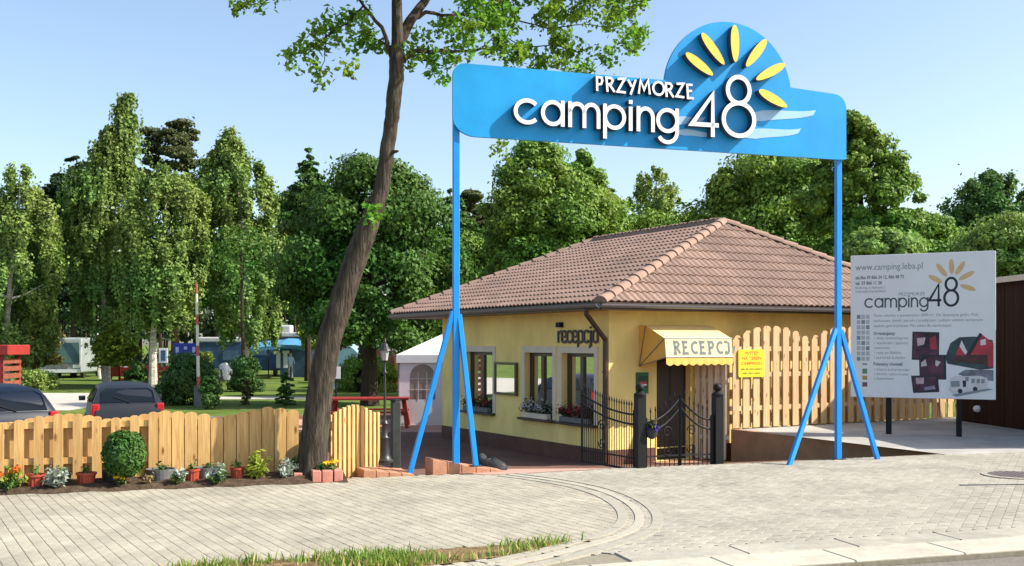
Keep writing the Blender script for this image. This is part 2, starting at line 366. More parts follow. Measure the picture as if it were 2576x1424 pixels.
def pave(region, excl, ang, lx, ly, m, group, nobj=300):
    me, v = paver_mesh('paver', m, lx, ly); ca, sa = math.cos(ang), math.sin(ang)
    cells = []
    N = int(34/ly)
    for i in range(-N, N):
        for j in range(-int(34/lx), int(34/lx)):
            x = (j+(.5 if i % 2 else 0))*lx; y = i*ly
            s, t = x*ca-y*sa-2, x*sa+y*ca+3
            if not inpoly((s, t), region): continue
            if any(inpoly((s, t), e) for e in excl): continue
            p = R(s, t)
            px = CX+F*p.x/max(p.y, .1)
            if px < -90 or px > 2700: continue
            cells.append((p.y, p))
    cells.sort(key=lambda c: c[0])
    th = ang+RT
    vis = [c for c in cells if HY+F*EYE/c[0] < 1432]
    rest = [c for c in cells if HY+F*EYE/c[0] >= 1432]
    for k, (d, p) in enumerate(vis[:nobj]):
        o = link('paver', me, pav); z = random.uniform(-.0015, .0008)
        o.location = p+UP*z; o.rotation_euler = (random.uniform(-.006, .006), random.uniform(-.006, .006), th+random.uniform(-.006, .006))
    cc, ss = math.cos(th), math.sin(th); mb = MB()
    for d, p in vis[nobj:]+rest:
        z = random.uniform(-.0015, .0005); tx, ty = random.uniform(-.005, .005), random.uniform(-.006, .006)
        mb.add([(p.x+q[0]*cc-q[1]*ss, p.y+q[0]*ss+q[1]*cc, z+q[2]+q[0]*tx+q[1]*ty) for q in v], PF)
    o = mb.build('paver_rows', m, pav); o['kind'] = 'stuff'
pave(leftpoly, [GRASS], math.radians(104), .20, .10, M_paver, 'left', 150)
pave(rightpoly, [], math.radians(45), .20, .10, M_paver2, 'right', 150)
# kerb stones: straight run on the right, then the swept run
kb = tag(link('kerb', MB().fbox(RO, RU, RN, UP, (-24, -.44, -.06), (16, .36, -.016)).mesh('kerb', M_joint)), 'pale concrete kerb between the pavement and the road', kind='structure')
def kstone(s0, s1, t0, t1, z0=-.05, z1=0.0, m=M_kerb):
    MB().fbox(RO, RU, RN, UP, (s0+.004, t0+.003, z0), (s1-.004, t1-.003, z1)).build('kerb_stone', m, kb, bevel=.008, seg=1)
s = -10.4
while s < 11.5:
    kstone(s, s+1.0, -.44, .02, -.05, .0)
    if s > .3: kstone(s+.35, s+1.35, .02, .38, -.03, .004, M_paver2)
    s += 1.0
M_kerb2 = mat('kerb_concrete_grey', (.335, .31, .25), .85, .08, 12, .2, 90, spec=.2)
acc = 0; P0 = ARCW[0]; seg = [ARCW[0]]
def arc_stone(seg, w, m, shift):
    n = len(seg); L = []; Rr = []
    for i, p in enumerate(seg):
        t = (seg[min(i+1, n-1)]-seg[max(i-1, 0)]).normalized(); q = Vector((-t.y, t.x, 0))
        L.append(p+q*(shift+w/2)); Rr.append(p+q*(shift-w/2))
    poly = [(p.x, p.y) for p in Rr]+[(p.x, p.y) for p in reversed(L)]
    X, Y = Vector((1, 0, 0)), Vector((0, 1, 0))
    MB().prism(poly, (0, 0, 0), X, Y, UP, -.02, .006).build('kerb_stone', m, kb)
M_arc = mat('kerb_arc_concrete', (.385, .355, .285), .85, .08, 12, .2, 90, spec=.2)
for shift, w, m in ((.0, .085, M_arc), (-.17, .10, M_kerb2), (.16, .09, M_kerb2)):
    seg = [ARCW[0]]; acc = 0
    for a, b in zip(ARCW, ARCW[1:]):
        acc += (b-a).length; seg.append(b)
        if acc > .42: arc_stone(seg, w, m, shift); seg = [b]; acc = 0
    if len(seg) > 1: arc_stone(seg, w, m, shift)
# manhole on the right
mc = at(2560, 1198, 13.2); mc.z = 0
t = thing('manhole_cover', 'round grey manhole cover in the pavement at the right', 'manhole cover', (mc.x, mc.y, .002))
MB().lathe((0, 0, 0), [(.42, -.02), (.42, .010), (.36, .012)], 28).build('frame', M_kerb2, t, world=False)
mm = MB().lathe((0, 0, 0), [(.345, -.02), (.345, .0145), (.335, .016)], 28)
for k in range(-3, 4): mm.box((k*.085, 0, .0175), (.03, 2*math.sqrt(.30**2-(k*.085)**2), .006))
mm.build('lid', mat('cast_iron_lid', (.13, .11, .10), .6, .2, 12), t, world=False)
mb = MB(); mb.bar(at(2418, 1220, 12.3), at(2640, 1219, 12.35), .03, .008)
g0 = R(4.4, 3.3, .003)
p, q = Vector((at(2415, 0, 12.28).x, 12.28, .006)), Vector((at(2640, 0, 12.36).x, 12.36, .006))
tag(MB().bar(p, q, .028, .012).build('drain_slot', M_potgrey), 'thin dark drain slot in the pavement before the manhole', 'drain')
# grass verge
gp = [R(s_, t_, -.004) for s_, t_ in GRASS]
sheet('verge_soil', [p+UP*.006 for p in gp], M_verge, 'brown soil under the grass verge by the kerb')
def blades(name, pts, hmin, hmax, wd, m, label, kind='stuff', cat='grass'):
    n = len(pts); P = np.array([tuple(p) for p in pts]); a = RNG.uniform(0, 2*PI, n); h = RNG.uniform(hmin, hmax, n); ln = RNG.normal(0, .35, (n, 2))*h[:, None]
    d = np.stack([np.cos(a), np.sin(a), np.zeros(n)], 1)*wd/2
    tip = P+np.concatenate([ln, h[:, None]], 1); mid = P+np.concatenate([ln*.35, h[:, None]*.55], 1)
    V = np.stack([P-d, P+d, mid+d*.8, mid-d*.8, tip], 1).reshape(-1, 3)
    fs = []
    for i in range(n): b = i*5; fs += [(b, b+1, b+2, b+3), (b+3, b+2, b+4)]
    me = bpy.data.meshes.new(name); me.from_pydata(V.tolist(), [], fs); me.materials.append(m)
    return tag(link(name, me), label, None, kind=kind)
M_grass = leafmat('verge_grass_blades', (.20, .30, .05), .4, .02, .4, 2.)
M_dry = leafmat('verge_dry_blades', (.50, .38, .17), .3, .02, .35, 2.)
gpts, dpts = [], []
while len(gpts) < 2600:
    s_, t_ = random.uniform(-5, 1.0), random.uniform(.3, 1.05)
    if inpoly((s_, t_), GRASS):
        q = math.sin(s_*5.1)+math.sin(s_*2.3+t_*6)+random.gauss(0, .6)
        if q < .15: continue
        (gpts if random.random() < .68+.14*q else dpts).append(R(s_, t_, 0))
blades('grass', gpts, .025, .10, .013, M_grass, 'short green grass on the verge by the kerb')
blades('grass', dpts, .02, .09, .013, M_dry, 'dry yellow grass on the verge by the kerb')
# retaining wall and brick ends at the entrance
def wallbox(name, a, b, z0, z1a, z1b, th, m, label, cat, cap=None):
    a, b = Vector(a), Vector(b); d = (b-a).normalized(); n = Vector((-d.y, d.x, 0)); L = (b-a).length
    mb = MB(); mb.hexa([a+UP*z0, b+UP*z0, b+n*th+UP*z0, a+n*th+UP*z0, a+UP*z1a, b+UP*z1b, b+n*th+UP*z1b, a+n*th+UP*z1a])
    o = mb.build(name, m, bevel=.008, seg=1); OFF[o.name] = Vector((0, 0, 0)); tag(o, label, cat)
    return o
rw = wallbox('retaining_wall', W1, W2, -.9, .004, -.03, .14, M_retain, 'low brown retaining wall beside the sunken entrance', 'wall')
pa, pb = Vector((-1.00, 13.28, 0)), Vector((-.10, 13.62, 0))
pl = thing('brick_kerb', 'sloping terracotta brick kerb under the feet of the left sign post', 'kerb', tuple(pa))
d = (pb-pa).normalized(); n = Vector((-d.y, d.x, 0)); L = (pb-pa).length
for k in range(5):
    a, b = pa+d*(L*k/5+.003), pa+d*(L*(k+1)/5-.003); za, zb = .195-.185*(k/5)**.9, .195-.185*((k+1)/5)**.9
    MB().hexa([a-UP*.2, b-UP*.2, b+n*.34-UP*.3, a+n*.34-UP*.3, a+UP*za, b+UP*zb, b+n*.34+UP*zb, a+n*.34+UP*za]).build('brick', M_brickred, pl, bevel=.007, seg=1)
pa, pb = Vector((-1.83, 13.0, 0)), Vector((-1.22, 13.2, 0))
pl = thing('brick_kerb', 'low terracotta brick kerb under the black lamp post', 'kerb', tuple(pa))
d = (pb-pa).normalized(); n = Vector((-d.y, d.x, 0)); L = (pb-pa).length
for k in range(4):
    a, b = pa+d*(L*k/4+.003), pa+d*(L*(k+1)/4-.003); za, zb = .10-.085*k/4, .10-.085*(k+1)/4
    MB().hexa([a-UP*.2, b-UP*.2, b+n*.75-UP*.3, a+n*.75-UP*.3, a+UP*za, b+UP*zb, b+n*.75+UP*(zb*.6), a+n*.75+UP*(za*.6)]).build('brick', M_brickred, pl, bevel=.007, seg=1)
# ------------------------------------------------------------------ the reception
bth = math.radians(30); BA = Vector((-math.sin(bth), math.cos(bth), 0)); BB = Vector((math.cos(bth), math.sin(bth), 0))
CN = Vector((1.80, 19.68, 0))                     # wall corner
LW, RW = 6.99, 8.8                                # long and short wall
ZF, ZT = -.66, 2.27
house = thing('reception_house', 'yellow reception building with a brown tiled hip roof', 'building', tuple(CN+UP*ZF))
def holes_wall(mb, o, ex, ez, nrm, L, z0, z1, holes, th):
    xs = sorted({0, L}|{h[0] for h in holes}|{h[1] for h in holes}); zs = sorted({z0, z1}|{h[2] for h in holes}|{h[3] for h in holes})
    for x0, x1 in zip(xs, xs[1:]):
        for a, b in zip(zs, zs[1:]):
            xm, zm = (x0+x1)/2, (a+b)/2
            if any(h[0] < xm < h[1] and h[2] < zm < h[3] for h in holes): continue
            mb.add([o+ex*x0+ez*a, o+ex*x1+ez*a, o+ex*x1+ez*b, o+ex*x0+ez*b], [(0, 1, 2, 3)])
    for h in holes:
        P = lambda x, z, k: o+ex*x+ez*z-nrm*k
        for (xa, za), (xb, zb) in (((h[0], h[2]), (h[1], h[2])), ((h[1], h[2]), (h[1], h[3])), ((h[1], h[3]), (h[0], h[3])), ((h[0], h[3]), (h[0], h[2]))):
            mb.add([P(xa, za, 0), P(xb, zb, 0), P(xb, zb, th), P(xa, za, th)], [(0, 1, 2, 3)])
WIN = [(.47, 1.60), (1.95, 3.05), (4.45, 5.75)]   # windows along the long wall
WZ0, WZ1 = .10, 1.46
NL = -BB; NR = -BA                                # outward normals
mb = MB(); holes_wall(mb, CN, BA, UP, NL, LW, ZF, ZT, [(a, b, WZ0, WZ1) for a, b in WIN], .22)
DT = (1.12, 1.95)
holes_wall(mb, CN, BB, UP, NR, RW, ZF, ZT, [(DT[0], DT[1], -.60, 1.45)], .22)
far1, far2, far3 = CN+BA*LW, CN+BA*LW+BB*RW, CN+BB*RW
for a, b in ((far1, far2), (far2, far3)): mb.add([a+UP*ZF, b+UP*ZF, b+UP*ZT, a+UP*ZT], [(0, 1, 2, 3)])
mb.add([CN+UP*(ZF+.3), far1+UP*(ZF+.3), far2+UP*(ZF+.3), far3+UP*(ZF+.3)], [(0, 1, 2, 3)])
wall = mb.build('wall', M_wall, house)
mb = MB(); zz = -.34
mb.fbox(CN, BA, -NL, UP, (-.02, -.02, ZF-.1), (LW, .05, zz)); mb.fbox(CN, BB, -NR, UP, (.06, -.02, ZF-.1), (DT[0]-.04, .05, zz)); mb.fbox(CN, BB, -NR, UP, (DT[1]+.04, -.02, ZF-.1), (RW, .05, zz))
mb.build('plinth', M_plinth, house)
# expansion joint lines and corner bead
for tt in (1.78,): MB().fbox(CN, BA, -NL, UP, (tt, -.004, zz), (tt+.012, .01, ZT)).build('joint_strip', M_trim, wall)
M_curt = mat('curtain_grey', (.42, .42, .42), .9, .15, 9); M_int = mat('interior_dark', (.06, .05, .045), .9, .1)
for i, (a, b) in enumerate(WIN):
    wfr = MB(); f = .075; dp = .15
    def fr(x0, x1, z0, z1, d0=.12, d1=.19): wfr.fbox(CN, BA, -NL, UP, (x0, d0, z0), (x1, d1, z1))
    fr(a+.001, a+f, WZ0+.001, WZ1-.001); fr(b-f, b-.001, WZ0+.001, WZ1-.001); fr(a+f, b-f, WZ0+.001, WZ0+f); fr(a+f, b-f, WZ1-f, WZ1-.001)
    mx_ = (a+b)/2+.04; fr(mx_-.055, mx_+.055, WZ0+f, WZ1-f, .118, .188)
    win = wfr.build('window', M_brown, house)
    for x0, x1 in ((a+f, mx_-.055), (mx_+.055, b-f)):
        MB().add([CN+BA*x-NL*.155+UP*z for x, z in ((x0, WZ0+f), (x1, WZ0+f), (x1, WZ1-f), (x0, WZ1-f))], [(0, 1, 2, 3)]).build('pane', M_glass, win)
    sm = MB(); sm.fbox(CN, BA, -NL, UP, (a-.12, -.14, WZ0-.05), (b+.12, .12, WZ0-.003)); sm.build('sill', M_brown, win, bevel=.01, seg=1)
    tm = MB(); q = .13
    tm.fbox(CN, BA, -NL, UP, (a-q, -.016, WZ1), (b+q, .02, WZ1+q)); tm.fbox(CN, BA, -NL, UP, (a-q, -.014, WZ0), (a-.001, .02, WZ1)); tm.fbox(CN, BA, -NL, UP, (b+.001, -.014, WZ0), (b+q, .02, WZ1))
    tm.build('surround', M_trim, win)
    cu = MB()
    for x0, x1 in ((a+.05, a+.34), (b-.3, b-.06)):
        n_ = 9
        vs = [CN+BA*(x0+(x1-x0)*k/n_)-NL*(.32+.03*math.sin(k*2.2))+UP*z for k in range(n_+1) for z in (WZ0+.05, WZ1+.05)]
        cu.add(vs, [(2*k, 2*k+2, 2*k+3, 2*k+1) for k in range(n_)])
    cu.build('curtain', M_curt, win)
# interior back wall so that the panes look into a dark room
MB().fbox(CN, BA, -NL, UP, (.3, 2.2, ZF+.3), (LW-.3, 2.25, ZT)).build('interior_wall', M_int, house)
# door
dm = MB(); dm.fbox(CN, BB, -NR, UP, (DT[0]+.002, .15, -.60), (DT[1]-.002, .20, 1.449)); door = dm.build('door', mat('door_black_brown', (.018, .012, .011), .5, .2, 6), house)
for z0, z1 in ((-.45, .25), (.35, 1.3)):
    for x0 in (DT[0]+.1, (DT[0]+DT[1])/2+.03): MB().fbox(CN, BB, -NR, UP, (x0, .14, z0), (x0+.30, .149, z1)).build('door_panel', M_brown, door)
MB().tube([CN+BB*(DT[0]+.09)-NR*.09+UP*.42, CN+BB*(DT[0]+.2)-NR*.09+UP*.42], .014, 8).build('handle', M_castgrey, door)
MB().fbox(CN, BB, -NR, UP, (DT[0]-.15, -.5, ZF-.02), (DT[1]+.15, -.02, -.605)).build('door_step', M_retain, house)
# roof
ZE = 2.40
A0 = CN-BA*.6-BB*.6; C0 = A0+BA*9.26; B0 = A0+BB*10; D0 = C0+BB*10
for p in (A0, B0, C0, D0): p.z = ZE
P1 = A0+BB*5+BA*2.45; P1.z = 4.36; P2 = A0+BB*5+BA*7.4; P2.z = 4.36
rm = MB(); dn = UP*-.03
rm.add([p+dn for p in (A0, C0, P2, P1)], [(3, 2, 1, 0)]); rm.add([p+dn for p in (A0, B0, P1)], [(0, 1, 2)])
rm.add([p+dn for p in (B0, D0, P2, P1)], [(0, 1, 2, 3)]); rm.add([p+dn for p in (C0, D0, P2)], [(2, 1, 0)])
roof = rm.build('roof', M_under, house)
sf = MB(); sf.add([p-UP*.125 for p in (A0, B0, D0, C0)], [(0, 1, 2, 3)]); sf.build('soffit', mat('soffit_ochre', (.36, .24, .10), .8, .08, 4), house)
fa = MB()
for p, q in ((A0, C0), (A0, B0), (B0, D0), (C0, D0)): fa.bar(p-UP*.075, q-UP*.075, .03, .13)
fa.build('fascia', M_brown, house)
gm = MB()
for p, q in ((A0-BB*.07-BA*.05, C0-BB*.07), (A0-BA*.07-BB*.05, B0-BA*.07)):
    dirn = (q-p).normalized(); side = Vector((-dirn.y, dirn.x, 0)); pr = [(.065*math.cos(a), .065*math.sin(a)) for a in [PI+PI*k/8 for k in range(9)]]
    pr = pr+[(.055*math.cos(a), .055*math.sin(a)) for a in [2*PI-PI*k/8 for k in range(9)]]
    gm.prism(pr, p-UP*.045, side, UP, dirn, 0, (q-p).length)
gm.build('gutter', M_gutter, house, smooth=True)
# tiles
TW, TL = .30, .305
def tile_mesh():
    mb = MB(); n = 12; vs = []
    for k in range(n+1):
        x = TW*k/n; h = .034*(.5-.5*math.cos(2*PI*x/(TW/2)))
        vs += [(x, -.01, h-.014), (x, -.01, h+.016), (x, TL*1.06, h-.012)]
    fs = []
    for k in range(n): a = 3*k; b = a+3; fs += [(a, b, b+1, a+1), (a+1, b+1, b+2, a+2)]
    mb.add(vs, fs); me = mb.mesh('tile', M_tile)
    for p in me.polygons: p.use_smooth = True
    try: me.set_sharp_from_angle(angle=math.radians(50))
    except Exception: pass
    return me
TM = tile_mesh()
def lay(o, e, apex_dir, L, poly, nobj, planes):
    # o: eave start; e: along eave; apex_dir: up the slope (unit)
    nn = e.cross(apex_dir).normalized()
    if nn.z < 0: nn = -nn
    M3 = Matrix((e, apex_dir, nn)).transposed(); items = []
    cols = int(L/TW)+2
    H = max(q[1] for q in poly)
    for j in range(int(H/TL)+1):
        for i in range(-1, cols):
            cs = [(i*TW, j*TL), ((i+1)*TW, j*TL), (i*TW, (j+1)*TL), ((i+1)*TW, (j+1)*TL)]
            ins = sum(inpoly(c, poly) for c in cs)
            mid = inpoly(((i+.5)*TW, (j+.5)*TL), poly) or inpoly(((i+.5)*TW, (j+.1)*TL), poly)
            if ins == 0 and not mid: continue
            p = o+e*(i*TW)+apex_dir*(j*TL)+nn*.012
            items.append((p, ins == 4))
    items.sort(key=lambda q: q[0].length)
    rest = bmesh.new()
    for k, (p, whole) in enumerate(items):
        mw = Matrix.Translation(p)@M3.to_4x4()
        if k < nobj and whole:
            ob = link('tile', TM, roof); ob.matrix_basis = Matrix.Translation(-off_of(house))@mw
            continue
        bm = bmesh.new(); bm.from_mesh(TM); bm.transform(mw)
        if not whole:
            for pc, pn in planes: bmesh.ops.bisect_plane(bm, geom=bm.verts[:]+bm.edges[:]+bm.faces[:], plane_co=pc, plane_no=pn, clear_outer=True)
        if len(bm.faces) == 0: bm.free(); continue
        me = bpy.data.meshes.new('tile'); bm.to_mesh(me); bm.free()
        if k < nobj:
            me.materials.append(M_tile); me.transform(Matrix.Translation(-off_of(house))); link('tile', me, roof)
        else: rest.from_mesh(me); bpy.data.meshes.remove(me)
    if len(rest.faces):
        me = bpy.data.meshes.new('tile_rows'); rest.to_mesh(me); me.materials.append(M_tile); me.transform(Matrix.Translation(-off_of(house)))
        for p in me.polygons: p.use_smooth = True
        o2 = link('tile_rows', me, roof); o2['kind'] = 'stuff'
    rest.free()
def slope(o, e, top, L, poly3, nobj, planes):
    # up-slope direction: perpendicular to e within the plane of o, o+e, top
    v = top-o; up_ = (v-e*v.dot(e)).normalized()
    poly = [((p-o).dot(e), (p-o).dot(up_)) for p in poly3]
    lay(o, e, up_, L, poly, nobj, planes)
def vplane(p, q, keep):                 # vertical plane through p,q; keeps the side of 'keep'
    d_ = q-p; n_ = Vector((-d_.y, d_.x, 0)).normalized()
    if n_.dot(keep-p) > 0: n_ = -n_
    return p, n_
mA = (A0+C0)/2; mB = (A0+B0)/2
slope(A0, BB, P1, 10, [A0, B0, P1], 165, [vplane(A0, P1, mB), vplane(B0, P1, mB)])
slope(C0, -BA, P1, 9.26, [C0, A0, P1, P2], 130, [vplane(A0, P1, mA), vplane(C0, P2, mA)])
mD = (B0+D0)/2; slope(B0, BA, P1, 9.26, [B0, D0, P2, P1], 0, [vplane(B0, P1, mD), vplane(D0, P2, mD)])
mC = (C0+D0)/2; slope(D0, -BB, P2, 10, [C0, D0, P2], 0, [vplane(C0, P2, mC), vplane(D0, P2, mC)])
def caps(p, q, r=.125, ln=.34):
    d_ = (q-p); L_ = d_.length; d_.normalize(); sx = Vector((-d_.y, d_.x, 0)).normalized(); up_ = sx.cross(d_)*-1
    if up_.z < 0: up_ = -up_
    n_ = max(1, int(L_/ln)); st = L_/n_
    for k in range(n_):
        b0 = p+d_*(k*st-.02); b1 = p+d_*((k+1)*st+.03); mbb = MB(); vs = []
        for base, rr, dz in ((b0, r*1.12, -.035), (b1, r*.92, -.045)):
            for a in range(9):
                an = PI*a/8; vs.append(base+sx*(rr*math.cos(an))+up_*(rr*.85*math.sin(an)+dz))
        fs = [(a, a+1, a+10, a+9) for a in range(8)]+[tuple(range(8, -1, -1))]+[tuple(range(9, 18))]
        mbb.add(vs, fs); mbb.build('ridge_tile', M_cap, roof, smooth=True)
caps(A0+UP*.03, P1+UP*.03); caps(P2+UP*.03, P1+UP*.03); caps(B0+UP*.03, P1+UP*.03); caps(C0+UP*.03, P2+UP*.03); caps(D0+UP*.03, P2+UP*.03)
# drain pipe, small camera box, signs on the walls
pp = [A0+BB*.2-BB*.22+UP*(2.22-ZE)+BA*.25]
g0 = A0-BB*.07+BA*.35; g0.z = 2.28
c1 = CN+NL*.075+BA*.05; c2 = c1+NR*.04
e1 = Vector((c2.x, c2.y, 1.63)); e0 = Vector((c2.x, c2.y, -.56))
dp = MB(); dp.tube([g0, g0-UP*.10, e1+UP*.10, e1-UP*.02, e1-UP*.3, e0], .047, 10); dpo = dp.build('drain_pipe', M_pipe, house, smooth=True)
for z in (1.1, .1): MB().lathe(Vector((c2.x, c2.y, z)), [(.056, 0), (.056, .04)], 10).build('pipe_clamp', M_pipe, dpo)
lp = CN+BA*1.62+NL*.0+UP*2.02
MB().fbox(lp, BA, -NL, UP, (-.07, -.10, -.05), (.07, -.002, .05)).build('wall_fitting', M_iron, house)  # little black camera box under the eave, not a lamp
# ------------------------------------------------------------------ lettering
def arc(cx, cy, rx, ry, a0, a1, n=20): return [(cx+rx*math.cos(math.radians(a0+(a1-a0)*k/n)), cy+ry*math.sin(math.radians(a0+(a1-a0)*k/n))) for k in range(n+1)]
def ribbon(pts, w, closed=False):
    n = len(pts); L, Rr = [], []
    for i, p in enumerate(pts):
        a = pts[i-1] if (i > 0 or closed) else p; b = pts[(i+1) % n] if (i < n-1 or closed) else p
        def nrm(u, v):
            d = math.hypot(v[0]-u[0], v[1]-u[1]) or 1; return (-(v[1]-u[1])/d, (v[0]-u[0])/d)
        if a == p or (abs(a[0]-p[0])+abs(a[1]-p[1]) < 1e-9): nx, ny = nrm(p, b); sc_ = 1
        elif b == p or (abs(b[0]-p[0])+abs(b[1]-p[1]) < 1e-9): nx, ny = nrm(a, p); sc_ = 1
        else:
            n1, n2 = nrm(a, p), nrm(p, b); nx, ny = n1[0]+n2[0], n1[1]+n2[1]; l = math.hypot(nx, ny) or 1; nx /= l; ny /= l
            sc_ = 1/max(.45, nx*n1[0]+ny*n1[1])
        L.append((p[0]+nx*w/2*sc_, p[1]+ny*w/2*sc_)); Rr.append((p[0]-nx*w/2*sc_, p[1]-ny*w/2*sc_))
    return L, Rr
def stroke_mesh(mb, strokes, w, o, ex, ey, ez, z0, z1, sides=True):
    # strokes: list of (points, closed); each gets its own front a hair apart so that fronts never coincide
    for si, (pts, closed) in enumerate(strokes):
        L, Rr = ribbon(pts, w, closed); n = len(pts); zf = z1+si*.0006
        P = lambda q, z: Vector(o)+ex*q[0]+ey*q[1]+ez*z
        vs = [P(q, zf) for q in L]+[P(q, zf) for q in Rr]+[P(q, z0) for q in L]+[P(q, z0) for q in Rr]
        m = n if closed else n-1
        mb.cur = 0; mb.add(vs, [(i, n+i, n+(i+1) % n, (i+1) % n) for i in range(m)])
        if sides:
            fs = []
            for i in range(m):
                j = (i+1) % n; fs += [(i, j, 2*n+j, 2*n+i), (n+j, n+i, 3*n+i, 3*n+j)]
            if not closed: fs += [(0, 2*n, 3*n, n), (n-1, 2*n-1, 4*n-1, 3*n-1)]
            mb.cur = 1; mb.add(vs, fs); mb.cur = 0
def glyph(ch, w):
    h = w/2; r = .5-h; ring = (arc(.5, .5, r, r, 0, 345, 23), True)
    if ch == 'c': return [(arc(.5, .5, r, r, 42, 318), False)], .93
    if ch == 'a': return [ring, ([(1-h, 0), (1-h, 1)], False)], 1.0
    if ch == 'p': return [ring, ([(h, -.36), (h, 1)], False)], 1.0
    if ch == 'm':
        q = .33
        return [([(h, 0), (h, 1)], False), ([(h, .6)]+arc(h+q, 1-h-q, q, q, 180, 0, 12)+[(h+2*q, 0)], False), ([(h+2*q, .6)]+arc(h+3*q, 1-h-q, q, q, 180, 0, 12)+[(h+4*q, 0)], False)], 1.32+w
    if ch == 'i': return [([(h, 0), (h, .95)], False), ([(h, 1.06), (h, 1.06+w)], False)], w
    if ch == 'n':
        q = .36
        return [([(h, 0), (h, 1)], False), ([(h, .5)]+arc(h+q, 1-h-q, q, q, 180, 0, 12)+[(h+2*q, 0)], False)], .72+w
    if ch == 'g': return [ring, ([(1-h, 1)]+arc(.5, .06, r, r, 0, -150, 18), False)], 1.0
    if ch == '4': return [([(.80, 0), (.80, 1.86), (h*.4, .52), (1.02, .52)], False)], 1.05
    if ch == '8': return [(arc(.78, .78, .74, .74, 0, 350, 35), True), (arc(.78, 2.0, .54, .52, 0, 350, 30), True)], 1.56
def caps_glyph(ch):                      # plain hand drawn capitals, unit height
    G = {'P': [([(.1, 0), (.06, 1), (.45, .97), (.56, .78), (.45, .52), (.1, .45)], False)],
         'R': [([(.12, 0), (.06, 1), (.42, .98), (.55, .8), (.42, .58), (.1, .5)], False), ([(.28, .52), (.66, .0)], False)],
         'Z': [([(.02, .95), (.58, 1.0), (.02, .05), (.66, .02)], False)],
         'Y': [([(.0, 1), (.3, .52)], False), ([(.64, 1.02), (.18, -.05)], False)],
         'M': [([(.0, 0), (.14, .98), (.42, .3), (.74, 1.0), (.86, .0)], False)],
         'O': [(arc(.4, .5, .36, .46, 0, 342, 19), True)],
         'E': [([(.56, .98), (.08, .97), (.1, .02), (.62, .0)], False), ([(.1, .52), (.5, .54)], False)],
         'C': [(arc(.42, .5, .38, .46, 50, 310, 16), False)],
         'J': [([(.5, 1), (.5, .25)]+arc(.28, .25, .22, .24, 0, -170, 10), False)],
         'A': [([(.0, 0), (.34, 1), (.7, 0)], False), ([(.14, .34), (.56, .34)], False)]}
    return G[ch]
def place(strokes, sx, sy, ox, oy, rot=0):
    c, s_ = math.cos(rot), math.sin(rot); out = []
    for pts, cl in strokes: out.append(([(ox+(x*sx)*c-(y*sy)*s_, oy+(x*sx)*s_+(y*sy)*c) for x, y in pts], cl))
    return out
FONTS = {}
def text(body, size, o, ex, ey, ez, z, m, parent, name='lettering', align='LEFT', wid=None, bold=0.):
    cu = bpy.data.curves.new('t', 'FONT'); cu.body = body; cu.size = size; cu.align_x = align; cu.resolution_u = 2; cu.offset = bold
    ob = bpy.data.objects.new('t', cu); COL.objects.link(ob)
    me = bpy.data.meshes.new_from_object(ob); bpy.data.objects.remove(ob); bpy.data.curves.remove(cu)
    if len(me.vertices) == 0: return None
    xs = [v.co.x for v in me.vertices]; k = 1
    if wid: k = wid/max(1e-6, max(xs)-min(xs)) ; x0 = min(xs) if align == 'LEFT' else 0
    else: x0 = 0
    off = off_of(parent) if parent is not None else Vector((0, 0, 0))
    for v in me.vertices: v.co = Vector(o)+ex*((v.co.x-x0)*k)+ey*v.co.y+ez*z-off
    me.materials.clear(); me.materials.append(m); me.name = name
    return link(name, me, parent)
# ------------------------------------------------------------------ the sign over the entrance
SP = Vector((-.72, 13.4, 0)); SU = Vector((.959, .283, 0)).normalized(); SN = Vector((SU.y, -SU.x, 0))   # SN faces the road
SL = 5.66
sign = thing('entrance_sign', 'big blue entrance sign on two blue posts with raised white letters and yellow petals', 'sign', tuple(SP))
def S(u, z, k=0): return SP+SU*u+UP*z+SN*k
# panel outline
def panel_outline():
    P = []; r = .17
    z0, z1 = 4.285, 5.21; L0, L1 = -.03, 5.70
    dc, dz, dr = 3.85, 5.09, .965
    a_l = math.degrees(math.asin((z1-dz-.02)/dr))
    P += arc(L0+.30, z0+.24, .30, .24, 270, 180, 8)
    P += arc(L0+.16, z1-.16, .16, .16, 180, 90, 6)
    P += arc(dc, dz, dr, dr, 180-a_l, a_l+2, 34)
    P += arc(L1-.2, z1-.2-.03, .2, .2, 90, 0, 6)
    P += [(L1, z0-.02), (L1-.12, z0-.03)]
    return P
po = panel_outline()
mb = MB(); mb.prism(po, SP, SU, UP, SN, -.045, .0)
pan = mb.build('panel', M_blue, sign)
def wav(pts, k):
    mb = MB(); mb.prism(pts, SP, SU, UP, SN, .0005, .004+k); mb.build('wave_stripe', M_wave, sign)
def wave(x0, z0, x1, z1, th, k):
    n = 10; up_, lo = [], []
    for i in range(n+1):
        f = i/n; x = x0+(x1-x0)*f; z = z0+(z1-z0)*f+.018*math.sin(f*PI*1.6)-.02*f*(1-f)*4
        t_ = th*(1-.55*f)*(.5+.5*min(1, f*5)); up_.append((x+.05*f, z+t_*.5)); lo.append((x, z-t_*.5))
    wav(lo+list(reversed(up_)), k)
wave(4.15, 4.77, 5.16, 4.91, .17, 0); wave(4.1, 4.52, 4.92, 4.64, .16, .0)
wave(3.02, 4.64, 3.45, 4.72, .13, 0); wave(3.08, 4.50, 3.6, 4.52, .10, 0); wave(2.0, 4.74, 2.5, 4.80, .07, 0)
ZL0, ZL1 = .004, .12
def raised(strokes, w, name='letter'):
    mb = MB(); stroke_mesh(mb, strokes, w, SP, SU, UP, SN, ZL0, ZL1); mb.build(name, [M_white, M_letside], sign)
X = .335; base = 4.455
